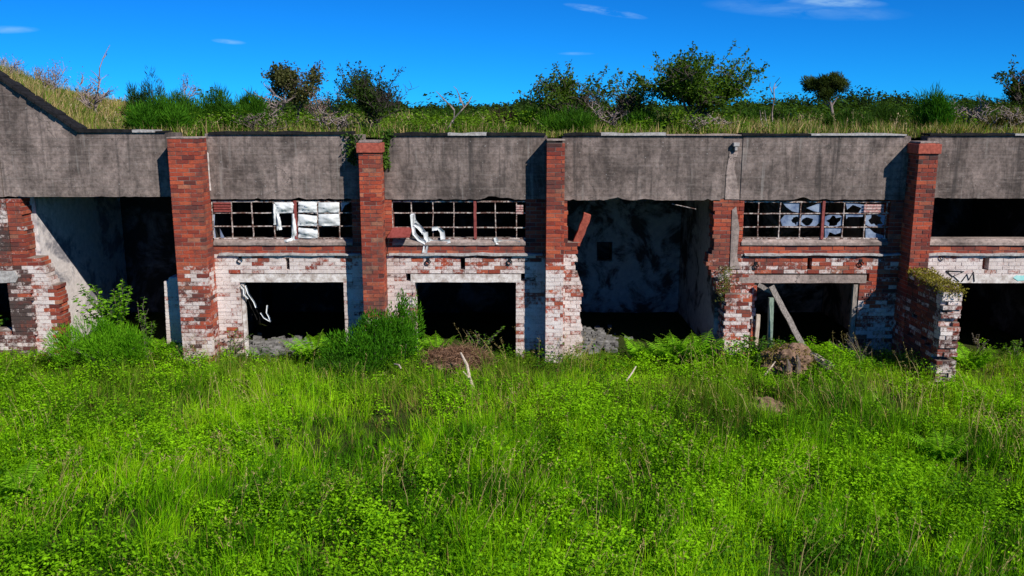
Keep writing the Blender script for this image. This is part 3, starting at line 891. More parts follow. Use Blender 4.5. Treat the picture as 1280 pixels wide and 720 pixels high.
cloth('plastic_sheet', [[(373, 252), (396, 252), (396, 265.5), (373, 265.5)], [(398, 253), (424, 253), (424, 265.5), (398, 265.5)],
      [(373, 267.5), (396, 270), (396, 282), (372, 282)], [(398, 267.5), (424, 267.5), (425, 282), (398, 282)], [(373, 284.5), (397, 286.5), (397, 297.5), (373, 297.5)]],
      'large white plastic sheet bulging through five panes of the left window', 'plastic sheet', gp)
cloth('plastic_sheet', [[(343, 253), (368, 253), (366, 265.5), (345, 267)], [(345, 266), (349, 267), (353, 287), (346, 288)], [(341, 255), (344.5, 255), (345, 281), (342, 281)]],
      'white plastic sheet with a torn strip hanging from one upper pane', 'plastic sheet', gp)
cloth('plastic_sheet', [[(365, 267), (369, 267), (372, 300), (364, 303)], [(355, 300), (366, 297), (366, 303), (352, 305)]],
      'narrow twisted white plastic strip drooping over the window sill', 'plastic sheet', gp, puff=.07)
def ribbon(name, lines, label, cat, group, wid=.07):
    q = Poly(); random.seed(len(label))
    for L_ in lines:
        P3 = [Vector((X(a, c, .0), .0 + random.uniform(-.04, .03), Z(c, .0))) for a, c in L_]
        base = len(q.v)
        for side in (0, 1):
            for k, p in enumerate(P3):
                d = (P3[min(k + 1, len(P3) - 1)] - P3[max(k - 1, 0)]); d.y = 0; d.normalize()
                u = Vector((-d.z, 0, d.x)); ww = wid * random.uniform(.7, 1.2)
                q.v += [tuple(p + u * ww / 2 + Vector((0, side * .006 - .02, 0))), tuple(p + Vector((0, side * .006 + .01, 0))), tuple(p - u * ww / 2 + Vector((0, side * .006 - .015, 0)))]
        n_ = len(P3) * 3
        for k in range(len(P3) - 1):
            for i in range(2):
                a = base + k * 3 + i
                q.f.append((a, a + 1, a + 4, a + 3)); q.f.append((a + n_, a + n_ + 3, a + n_ + 4, a + n_ + 1))
    return tag(q.build(name, M['plastic'], None, smooth=True), label, cat, group)
ribbon('plastic_rag', [[(516, 267), (518, 276), (527, 286), (532, 294), (535, 302)], [(515.5, 268), (516, 282), (518, 292), (524, 299), (532, 303)], [(518, 280), (524, 284), (530, 292)]],
       'white torn rag of plastic looped round the bars of the middle window', 'plastic rag', gp, .075)
ribbon('plastic_rag', [[(532, 290), (533, 302), (531, 316)], [(534, 298), (542, 303), (550, 303), (563, 301)], [(549, 285), (553, 290), (554, 299)], [(540, 286), (548, 285)]],
       'crumpled grey white rag bunched on the sill of the middle window', 'plastic rag', gp, .085)
ribbon('plastic_rag', [[(620, 302), (630, 303), (641, 302.5), (650, 304)], [(619, 297), (621, 302)]],
       'flattened grey rag lying at the right end of the middle window sill', 'plastic rag', gp, .08)
ribbon('plastic_rag', [[(302, 356), (305, 360), (306, 367), (311, 373)], [(307, 357), (311, 366), (318, 377), (321, 384)], [(326, 391), (330, 397), (338, 402)], [(334, 382), (333, 391), (336, 396), (338, 402)]],
       'pale torn strips hanging in the dark lower opening of the left bay', 'plastic rag', gp, .034)

# ------------------------------------------------------------------ timber, logs, rubble
def P3(px, py, Y): return (X(px, py, Y), Y, Z(py, Y))
q = Poly(); q.beam(P3(964, 358, -.25), P3(1009, 443, -.75), .10, .07, seg=8, jit=.008)
tag(q.build('timber_beam', M['wood'], None), 'grey weathered plank leaning diagonally across the right lower opening', 'timber beam')
q = Poly(); q.beam(P3(948, 356, -.12), P3(966, 366, -.2), .08, .05, seg=4, jit=.008)
tag(q.build('timber_offcut', M['wood'], None), 'short grey plank end resting against the lintel above the leaning plank', 'plank')
q = Poly(); q.beam((X(964.5, 400, -.1), -.1, -.1), (X(964, 375, -.1), -.1, Z(372, -.1)), .085, .085, seg=5, jit=.005)
tag(q.build('timber_post', M['wood_green'], None), 'upright green stained wooden post standing in the right lower opening', 'post')
q = Poly(); q.beam((X(942, 440, -.05), -.16, -.1), (X(946, 395, -.05), -.16, Z(392, -.1)), .07, .06, seg=4, jit=.008)
tag(q.build('timber_stake', M['wood_pale'], None), 'short pale stake beside the brick pier base in the right opening', 'stake')
q = Poly(); q.tube([P3(1006, 440, -.9), P3(1018, 447, -1.1), P3(1030, 455, -1.3), P3(1040, 463, -1.5)], [.05, .09, .10, .12], 9)
tag(q.build('log', M['wood_pale'], None, smooth=False), 'short tan log lying in the grass at the foot of the leaning plank', 'log')

def lumpy(name, centre, rx, ry, rz, mat, label, cat, seed=0, amp=.3, flat=True, kind=None, group=None):
    import bmesh
    bm = bmesh.new(); bmesh.ops.create_icosphere(bm, subdivisions=4, radius=1)
    for v in bm.verts:
        n = v.co.normalized()
        d = 1 + amp * mn.fractal(n * 1.8 + Vector((seed, 0, 0)), 1, 2, 4)
        v.co = Vector((n.x * rx * d, n.y * ry * d, n.z * rz * d))
    me = bpy.data.meshes.new(name); bm.to_mesh(me); bm.free()
    o = link_mesh(name, me, M[mat], None); o.location = centre
    return tag(o, label, cat, group, kind)
x, y_, z = P3(985, 455, -1.35)
root = lumpy('tree_stump', (x, -1.3, .26), .46, .3, .30, 'soil', 'old mossy tree stump with upright roots in front of the right opening', 'tree stump', 3, .45)
for i, (px, a, c) in enumerate(((996, 443, 466), (984, 449, 464))):
    q = Poly(); s0 = Vector(P3(px, a, -1.62)); s1 = Vector(P3(px + 1, c, -1.66))
    q.tube([s0, s0.lerp(s1, .5) + Vector((.02, 0, 0)), s1], [.018, .04, .055], 7)
    o = q.build('root', M['bark'], None); o.parent = root; o.matrix_parent_inverse = root.matrix_world.inverted() if False else o.matrix_parent_inverse
    for v in o.data.vertices: v.co -= Vector((x, -1.3, .26))
lumpy('brush_pile', (X(570, 440, -1.3), -1.25, .24), .54, .40, .21, 'bark', 'mound of dead brown bracken and twigs below the middle bay', 'brush pile', 9, .4)
lumpy('soil_patch', (X(962, 498, -3.0), -2.9, -.04), .27, .36, .13, 'soil', 'patch of bare brown earth in the grass below the stump', 'bare soil', 4, .4, kind='stuff')
# white stick
q = Poly(); a = Vector(P3(576, 441, -1.9)); c = Vector(P3(592, 486, -2.5))
q.tube([a, a.lerp(c, .35) + Vector((.03, 0, 0)), a.lerp(c, .7), c], [.016, .028, .026, .03], 7); q.tube([a.lerp(c, .75), a.lerp(c, .6) + Vector((-.09, 0, .05))], [.02, .01], 6)
tag(q.build('bleached_branch', M['wood_pale'], None), 'bleached bare branch sticking out of the grass below the middle bay', 'branch')
# sticks in meadow
for (pa, pb, lab) in (((795, 458), (783, 476), 'thin pale stick leaning in grass below the open bay'), ((493, 455), (501, 460), 'small pale stick lying in grass left of the brush mound'), ((969, 452), (955, 470), 'thin curved stick in grass beside the old stump')):
    Ys = -2.4 if pa[0] != 969 else -1.8
    q = Poly(); a = Vector(P3(*pa, Ys)); c = Vector(P3(*pb, Ys - .2)); q.tube([a, a.lerp(c, .5) + Vector((.02, 0, .02)), c], [.010, .014, .014], 6)
    tag(q.build('stick', M['wood_pale'], None), lab, 'stick', 'sticks in the meadow')
# rubble on the floors, just inside the openings
def rubble(name, cx, cy, sx, sy, n, label, hmax=.16):
    bx = Boxes(); random.seed(n)
    for _ in range(n):
        px = cx + random.gauss(0, sx); py = cy + random.gauss(0, sy)
        s = random.uniform(.02, .075); h = random.uniform(.01, hmax * .8) * math.exp(-((px - cx) / (1.6 * sx)) ** 2)
        z0 = -.05
        bx.add(px - s, px + s, py - s * .8, py + s * .8, z0, z0 + h + .05, (random.random(), .6, 0, .3), s * .35)
    return tag(bx.build(name, M['rubble'], None), label, 'rubble', None, 'stuff')
rubble('rubble', X(742, 420, 1.3), 1.3, .30, .45, 260, 'grey broken rubble on the floor at the left of the open bay', .10)
rubble('rubble', X(345, 430, .5), .6, .6, .35, 320, 'grey rubble and slabs behind the left lower opening', .16)
rubble('rubble', X(940, 432, -.1), -.05, .16, .12, 26, 'pale rubble at the foot of the red brick pier base', .22)
# concrete block stump left of pier two
lumpy('masonry_lump', (X(470, 398, -.3), -.35, Z(402, -.3)), .15, .13, .16, 'whitewash', 'pinkish broken masonry lump among the bushes by the second pier', 'masonry lump', 6, .35)

# ------------------------------------------------------------------ vegetation generators
def up(n): return np.tile(np.array([0, 0, 1.0]), (n, 1))
def blades_np(P, H, W, A, LEAN, FACE):
    """P (n,3) base; height, width, lean azimuth, lean amount, facing -> verts (n*8,3), quads"""
    n = len(P); ts = np.array([0, .38, .72, 1.0]); ws = np.array([.8, 1.0, .7, .06])
    ld = np.stack([np.cos(A), np.sin(A), np.zeros(n)], -1); fd = np.stack([np.cos(FACE), np.sin(FACE), np.zeros(n)], -1)
    V = np.zeros((n, 8, 3))
    for k, (t, w_) in enumerate(zip(ts, ws)):
        c = P + ld * (H * LEAN * t * t)[:, None]; c[:, 2] += H * t * (1 - .35 * LEAN * t)
        V[:, 2 * k] = c - fd * (W * w_ / 2)[:, None]; V[:, 2 * k + 1] = c + fd * (W * w_ / 2)[:, None]
    q = np.array([[0, 1, 3, 2], [2, 3, 5, 4], [4, 5, 7, 6]])
    Fq = (q[None] + (np.arange(n) * 8)[:, None, None]).reshape(-1, 4)
    return V.reshape(-1, 3), Fq
def leaves_np(Cn, D, N, L, W):
    """diamond leaves: centre base, axis D, normal-ish N"""
    n = len(Cn)
    D = D / np.linalg.norm(D, axis=1, keepdims=True)
    S = np.cross(D, N); S /= (np.linalg.norm(S, axis=1, keepdims=True) + 1e-9)
    U = np.cross(S, D)
    V = np.zeros((n, 4, 3)); L = L[:, None]; W = W[:, None]
    V[:, 0] = Cn; V[:, 1] = Cn + D * L * .45 + S * W / 2 + U * L * .08; V[:, 2] = Cn + D * L - U * L * .10; V[:, 3] = Cn + D * L * .45 - S * W / 2 + U * L * .08
    return V.reshape(-1, 3), np.arange(n * 4).reshape(n, 4)
def rdir(n, zb=0.0):
    d = rng.normal(size=(n, 3)); d[:, 2] += zb; return d / np.linalg.norm(d, axis=1, keepdims=True)
def colr(n, c0, c1, var=.18, t=None):
    c0, c1 = np.array(c0), np.array(c1)
    if t is None: t = rng.random(n)
    c = c0 + (c1 - c0) * t[:, None]; c = c * (1 + rng.normal(0, var, (n, 1)))
    return np.concatenate([np.clip(c, .002, 1), np.ones((n, 1))], 1)
def vnoise(x, y, s, seed):
    """cheap smooth value noise"""
    r = np.random.default_rng(seed); G_ = r.random((64, 64))
    u = x * s + 1000.3; v = y * s + 1000.7
    i = np.floor(u).astype(int); j = np.floor(v).astype(int); fu = u - i; fv = v - j
    fu = fu * fu * (3 - 2 * fu); fv = fv * fv * (3 - 2 * fv)
    g_ = lambda a, b_: G_[a % 64, b_ % 64]
    return (g_(i, j) * (1 - fu) + g_(i + 1, j) * fu) * (1 - fv) + (g_(i, j + 1) * (1 - fu) + g_(i + 1, j + 1) * fu) * fv
def gz_np(x, y):
    return np.array([gz0(a, c) for a, c in zip(x, y)])
# fast ground height by grid lookup
gxs = np.arange(-26, 26.01, .25); gys = np.arange(-13, 6.01, .25)
GG = np.array([[gz0(a, c) for a in gxs] for c in gys])
bys = np.arange(0, 60.01, .5); bxs = np.arange(-60, 60.01, .5)
BB = np.array([[bankz(a, max(c, .26)) for a in bxs] for c in bys])
def bil(Gd, xs_, ys_, x, y):
    dx = xs_[1] - xs_[0]; dy = ys_[1] - ys_[0]
    u = np.clip((x - xs_[0]) / dx, 0, len(xs_) - 1.001); v = np.clip((y - ys_[0]) / dy, 0, len(ys_) - 1.001)
    i = u.astype(int); j = v.astype(int); fu = u - i; fv = v - j
    return Gd[j, i] * (1 - fu) * (1 - fv) + Gd[j, i + 1] * fu * (1 - fv) + Gd[j + 1, i] * (1 - fu) * fv + Gd[j + 1, i + 1] * fu * fv
gH = lambda x, y: bil(GG, gxs, gys, x, y)
bH = lambda x, y: bil(BB, bxs, bys, x, y)

# ---- meadow grass
def scatter(n, x0, x1, y0, y1):
    return rng.uniform(x0, x1, n), rng.uniform(y0, y1, n)
def inmeadow(x, y):
    """keeps plants out of the brickwork and thin beyond the view cone"""
    wdt = 4.8 + (y + 16.5) * .64
    ok = (np.abs(x) < wdt) & ((y < -.08) | (rng.random(len(x)) < .0))
    ok &= ~((x > 7.3) & (x < 7.75) & (y > -2.0)); ok &= ~((x > .6) & (x < 1.0) & (y > -.5)); ok &= ~((x > -2.8) & (x < -2.35) & (y > -.5)); ok &= ~((x > -6.25) & (x < -5.6) & (y > -.5))
    return ok
def soilmask(x, y):
    m = np.ones(len(x))
    for cx, cy, r in ((X(962, 500, -3), -2.95, .38), (X(570, 440, -1.3), -1.3, .42), (X(985, 455, -1.3), -1.35, .36)):
        m *= np.clip((np.hypot(x - cx, (y - cy)) / r - .7) * 2.5, .03, 1)
    return m
GRASS = (.155, .43, .004); GRASS2 = (.34, .62, .008); GRASSD = (.022, .10, .003); STRAW = (.46, .36, .11)
def clear(x, y):
    m = np.ones(len(x))
    for cx, cy, r0, ln in CLEAR: m = np.where((np.abs(x - cx) < r0) & (y < cy + .45) & (y > cy - ln), .34, m)
    return m
CLEAR = [(X(570, 440, -1.3), -1.3, .50, .75), (X(988, 455, -1.35), -1.35, .55, .9), (X(962, 500, -3), -2.95, .26, .55), (X(845, 450, -.5), -.5, .85, .5), (X(395, 446, -.5), -.5, .40, .6), (X(545, 446, -.6), -.6, .35, .6), (X(1212, 462, -1.1), -1.1, .3, .6), (X(1172, 600, -5.2), -5.2, .3, .5)]
def grass_field(nclump, per, region, Hf, keep, dens=1.0, hmul=1.0, wmul=1.0, colf=None):
    x, y = scatter(nclump, *region); k = keep(x, y); x, y = x[k], y[k]
    n0 = len(x)
    pn = (vnoise(x, y, .55, 11) * .5 + vnoise(x, y, 1.7, 12) * .5 - .5) * 1.5 + .5
    lean_az = vnoise(x, y, .35, 13) * 6.28 * 1.4 + rng.normal(0, .8, n0)
    hc = rng.normal(1, .22, n0) * (.72 + .6 * vnoise(x, y, .9, 14)) * hmul
    tc_ = np.clip(rng.normal(.5, .25, n0) + (pn - .5) * 1.6, 0, 1)
    idx = np.repeat(np.arange(n0), per); n = len(idx)
    r = np.abs(rng.normal(0, .055, n)); a = rng.uniform(0, 6.28, n)
    bx_ = x[idx] + r * np.cos(a); by_ = y[idx] + r * np.sin(a)
    h0 = Hf(bx_, by_)
    P = np.stack([bx_, by_, h0 - .02], -1)
    H = np.clip(hc[idx] * rng.uniform(.45, 1.15, n) * np.where((by_ < 0) & (by_ > -1.6), .58, 1) * clear(bx_, by_), .05, 2)
    W = rng.uniform(.006, .013, n) * wmul
    A = np.where(rng.random(n) < .55, a, lean_az[idx]); LE = np.clip(rng.normal(.34, .24, n), .02, 1.0)
    FA = rng.uniform(-.9, .9, n) + np.where(rng.random(n) < .3, 1.57, 0)
    V, Fq = blades_np(P, H, W, A, LE, FA)
    t = np.clip(tc_[idx] + rng.normal(0, .18, n), 0, 1)
    col = colf(n, t, x[idx], y[idx]) if colf else None
    return V, Fq, np.repeat(col, 8, 0)
def meadow_col(n, t, x, y):
    c = np.where((t < .5)[:, None], np.array(GRASSD) + (np.array(GRASS) - np.array(GRASSD)) * (t * 2)[:, None], np.array(GRASS) + (np.array(GRASS2) - np.array(GRASS)) * (t * 2 - 1)[:, None])
    far = np.clip((y + 5.5) / 4, 0, 1)                       # drier, browner turf near the wall
    pn = vnoise(x, y, 1.1, 31)
    dry = (rng.random(n) < .03 + .22 * far * pn + .22 * np.clip(pn - .72, 0, 1) * 3)
    c = np.where(dry[:, None], np.array(STRAW) * rng.uniform(.5, 1, (n, 1)), c)
    ol = (.0 + .9 * far * np.clip(vnoise(x, y, 1.3, 33) * 1.5 - .1, 0, 1)) * .55; ol = ol * (far > .05)
    c = c * (1 - ol[:, None]) + np.array([.16, .17, .03]) * ol[:, None]
    c *= (1 + rng.normal(0, .18, (n, 1)))
    return np.concatenate([np.clip(c, .003, 1), np.ones((n, 1))], 1)
def keep_g(x, y):
    h = np.clip(.55 + .9 * (vnoise(x, y, .8, 41) - .3), .25, 1)
    return inmeadow(x, y) & (rng.random(len(x)) < h * soilmask(x, y))
def join(parts):
    V = []; Fs = []; Cc = []; o = 0
    for v, f, c in parts:
        V.append(v); Fs.append(f + o); Cc.append(c); o += len(v)
    return np.concatenate(V), np.concatenate(Fs), np.concatenate(Cc)
g1 = grass_field(25000, 17, (-16, 16, -10.8, -.08), gH, keep_g, hmul=.36, wmul=.66, colf=meadow_col)
g2 = grass_field(12000, 12, (-16, 16, -10.8, -.08), gH, keep_g, hmul=.24, wmul=1.0, colf=meadow_col)
V, Fq, cc = join([g1, g2])
tag(mesh_np('tall_grass', V, Fq, cc, M['blade']), 'bright green tall meadow grass filling the foreground', 'grass', None, 'stuff')
print('grass blades', len(Fq) // 3)

# ---- tan seed heads
def seedgrass(n, region, keep, Hf, hm=.62, name='seed_grass', label='', pale=False, w=.006):
    x, y = scatter(n, *region); k = keep(x, y); x, y = x[k], y[k]; n = len(x)
    H = rng.uniform(.6, 1.2, n) * hm; P = np.stack([x, y, Hf(x, y)], -1); H = H * clear(x, y)
    A = vnoise(x, y, .4, 55) * 9 + rng.normal(0, .5, n); LE = rng.uniform(.1, .7, n)
    V, Fq = blades_np(P, H, np.full(n, w), A, LE, rng.uniform(-.8, .8, n))
    c0, c1 = ((.40, .30, .17), (.62, .50, .32)) if pale else ((.26, .22, .06), (.50, .38, .18))
    cs = colr(n, c0, c1); parts = [(V, Fq, np.repeat(cs, 8, 0))]
    m = 7; idx = np.repeat(np.arange(n), m); t = rng.uniform(.74, 1.02, n * m)
    ld = np.stack([np.cos(A), np.sin(A), 0 * A], -1)[idx]
    c = P[idx] + ld * (H[idx] * LE[idx] * t * t)[:, None]; c[:, 2] += H[idx] * t * (1 - .35 * LE[idx] * t)
    c += rng.normal(0, .006, c.shape)
    D = rdir(n * m, 1.0); V2, F2 = leaves_np(c, D, rdir(n * m), rng.uniform(.03, .06, n * m), rng.uniform(.006, .012, n * m))
    parts.append((V2, F2, np.repeat(colr(n * m, c0, c1), 4, 0)))
    V, Fq, cc = join(parts)
    tag(mesh_np(name, V, Fq, cc, M['dry']), label, 'grass', None, 'stuff')
seedgrass(6000, (-16, 16, -10.5, -.15), lambda x, y: inmeadow(x, y) & (rng.random(len(x)) < np.clip((vnoise(x, y, .8, 61) - .38) * 2.2, .03, 1) * soilmask(x, y)), gH, .66,
          label='thin tan seed heads standing above the green meadow')

# ---- leafy herbs (nettles, brambles) carpet
def herbs(n, region, keep, Hf, hm, c0, c1, L=(.035, .075), per=22, spread=.16):
    x, y = scatter(n, *region); k = keep(x, y); x, y = x[k], y[k]; n = len(x)
    H = hm * rng.uniform(.5, 1.2, n) * (.6 + .7 * vnoise(x, y, 1.2, 77)) * clear(x, y); tone = np.clip(vnoise(x, y, 1.6, 78) + rng.normal(0, .15, n), 0, 1)
    idx = np.repeat(np.arange(n), per); m = len(idx)
    t = rng.random(m) ** .6; a = rng.uniform(0, 6.28, m); r = spread * np.sqrt(rng.random(m)) * (1.15 - .6 * t)
    c = np.stack([x[idx] + r * np.cos(a), y[idx] + r * np.sin(a), Hf(x, y)[idx] + H[idx] * t], -1)
    D = np.stack([np.cos(a), np.sin(a), rng.normal(.05, .35, m)], -1)
    N = np.stack([rng.normal(0, .35, m), rng.normal(0, .35, m), np.ones(m)], -1)
    ll = rng.uniform(*L, m)
    V, Fq = leaves_np(c, D, N, ll, ll * rng.uniform(.55, .8, m))
    return V, Fq, np.repeat(colr(m, c0, c1, .15, np.clip(tone[idx] * .7 + t * .4 + rng.normal(0, .1, m), 0, 1)), 4, 0)
herbmask = lambda s, lo, g_: (lambda x, y: inmeadow(x, y) & (rng.random(len(x)) < np.clip((vnoise(x, y, .55, s) * .65 + vnoise(x, y, 1.6, s + 1) * .35 - lo) * g_, 0, 1) * soilmask(x, y)))
hp = [herbs(12500, (-16, 16, -10.8, -.2), herbmask(91, .31, 3), gH, .38, (.028, .14, .004), (.29, .59, .010), L=(.024, .055), per=54),
      herbs(4500, (-16, 16, -10.8, -.2), herbmask(95, .42, 5), gH, .42, (.02, .08, .005), (.09, .24, .010), (.03, .06), 26),
      herbs(1500, (-10, 10, -1.4, -.1), lambda x, y: inmeadow(x, y) & (rng.random(len(x)) < .30), gH, .26, (.05, .12, .008), (.18, .30, .018), (.03, .06), 26, .12)]
V, Fq, cc = join(hp)
tag(mesh_np('meadow_herbs', V, Fq, cc, M['leaf']), 'low leafy nettles and brambles growing through the meadow grass', 'ground cover', None, 'stuff')

# ---- flowers: a few pale specks
# ---- fern
def fern(name, base, size, nf, label, group, c0=(.12, .33, .008), c1=(.26, .52, .02), seed=0, lean=None):
    r_ = np.random.default_rng(seed); parts = []
    for k in range(nf):
        az = 2 * math.pi * (k + r_.random() * .6) / nf if lean is None else lean + r_.normal(0, .8)
        L_ = size * r_.uniform(.75, 1.1); el = r_.uniform(1.0, 1.38)
        m = 22; t = np.linspace(0.12, 1, m)
        hd = np.array([math.cos(az), math.sin(az), 0.])
        rr = L_ * (t * math.cos(el) + .38 * t ** 2); zz = L_ * (t * math.sin(el) - .26 * t ** 2.4)
        c = np.array(base)[None] + hd[None] * rr[:, None] + np.array([0, 0, 1.])[None] * zz[:, None]
        side = np.cross(hd, [0, 0, 1.])
        for sgn in (-1, 1):
            D = side[None] * sgn + hd[None] * .35 + r_.normal(0, .06, (m, 3)) + np.array([0, 0, -.12])
            ll = L_ * .34 * np.sin(np.clip(t * 1.05 + .06, 0, 1) * math.pi) ** .8 * (1 - .25 * t) + .01
            # each pinna split in 3 leaflets
            for s0, sc_l in ((0, .5), (.33, .42), (.62, .38)):
                cb = c + D / np.linalg.norm(D, axis=1, keepdims=True) * (ll * s0)[:, None]
                N = np.tile([hd[0] * -.3, hd[1] * -.3, 1.], (m, 1)) + r_.normal(0, .15, (m, 3))
                V_, F_ = leaves_np(cb, D, N, ll * sc_l * 1.25, np.maximum(.012, ll * .22 * (1 - s0 * .6)))
                parts.append((V_, F_, np.repeat(colr(m, c0, c1, .1), 4, 0)))
        P_ = c[:-1]; V_, F_ = leaves_np(P_, c[1:] - c[:-1] + 1e-6, np.tile([0, 0, 1.], (m - 1, 1)), np.full(m - 1, L_ / m * 1.3), np.full(m - 1, .012))
        parts.append((V_, F_, np.repeat(colr(m - 1, (.12, .2, .03), (.2, .28, .05)), 4, 0)))
    V, Fq, cc = join(parts)
    V = V - np.array(base)
    o = mesh_np(name, V, Fq, cc, M['leaf']); o.location = base
    return tag(o, label, 'fern', group)
gf = 'ferns in front of the building'
for i, (px, pyb, Y, s, nf, lab) in enumerate((
    (394, 446, -.5, .62, 8, 'bright bracken fern at the right of the left lower opening'),
    (424, 440, -.35, .42, 6, 'small bracken fern between the left opening and the second pier'),
    (545, 446, -.6, .60, 7, 'bright fern at the left edge of the middle lower opening'),
    (803, 450, -.45, .52, 7, 'yellow green fern in the middle of the open bay'),
    (842, 450, -.6, .62, 8, 'broad fern at the centre right of the open bay'),
    (868, 452, -.5, .62, 8, 'dark edged fern closest to the red brick pier base'),
    (204, 440, -.15, .42, 6, 'small fern at the foot of the white brick stub'),
    (1212, 462, -1.1, .55, 8, 'yellow green fern in the grass right of the buttress'),
    (1172, 600, -5.2, .5, 7, 'single fern in the open meadow at the lower right'),
    (1092, 520, -3.4, .34, 5, 'small pale fern in the meadow below the buttress'),
    (30, 655, -6.6, .45, 6, 'pale fern in the grass at the lower left'),
    (1030, 462, -.45, .34, 6, 'small bright sprig of fern behind the tan log'))):
    x = X(px, pyb, Y); fern('fern', (x, Y, gz0(x, Y) + .04), s * 1.25, nf + 2, lab, gf, seed=100 + i)

# ---- broom bush: many thin upright green strands from branching stems
def broom(name, base, rx, ry, h, n, label, cat='bush', group=None, c0=(.035, .12, .010), c1=(.13, .30, .018), seed=0, L=(.10, .26), w=.008, stems=True, shape=1.0, yellow=0):
    r_ = np.random.default_rng(seed)
    root = empty(name, base); tag(root, label, cat, group)
    ns = max(8, n // 260); parts = []
    # lobes
    nl = 12; la = r_.uniform(0, 6.28, nl); lr = np.sqrt(r_.random(nl)) * .75
    lc = np.stack([np.cos(la) * lr * rx, np.sin(la) * lr * ry, h * r_.uniform(.25, .72, nl) * (1 - .35 * lr)], -1); lc[0] = (0, 0, h * .70)
    ls = np.stack([np.full(nl, rx), np.full(nl, ry), np.full(nl, h)], -1) * r_.uniform(.22, .40, (nl, 1))
    li = r_.integers(0, nl, n); d = r_.normal(size=(n, 3)); d /= np.linalg.norm(d, axis=1, keepdims=True)
    P = lc[li] + d * ls[li] * (r_.random((n, 1)) ** .45)
    P[:, 2] = np.abs(P[:, 2])
    D = d * .55 + np.stack([P[:, 0] / rx * .35, P[:, 1] / ry * .35, np.full(n, .9 * shape)], -1) + r_.normal(0, .25, (n, 3))
    ll = r_.uniform(*L, n)
    V1, F1 = leaves_np(P, D, r_.normal(size=(n, 3)), ll, r_.uniform(.7, 1.3, n) * w)
    t = np.clip(r_.normal(.45, .25, n) + (li / nl - .5) * .5, 0, 1)
    cc = colr(n, c0, c1, .16, t)
    parts.append((V1, F1, np.repeat(cc, 4, 0)))
    V, Fq, cc = join(parts)
    mesh_np('foliage', V, Fq, cc, M['leaf'], root)
    if stems:
        q = Poly()
        for k in range(nl):
            e = Vector(lc[k]); q.tube([(e.x * .1, e.y * .1, 0), tuple(e * .5 + Vector((e.x * -.1, 0, .05))), tuple(e)], [.028, .018, .008], 5)
        q.build('stem', M['bark'], root)
    return root

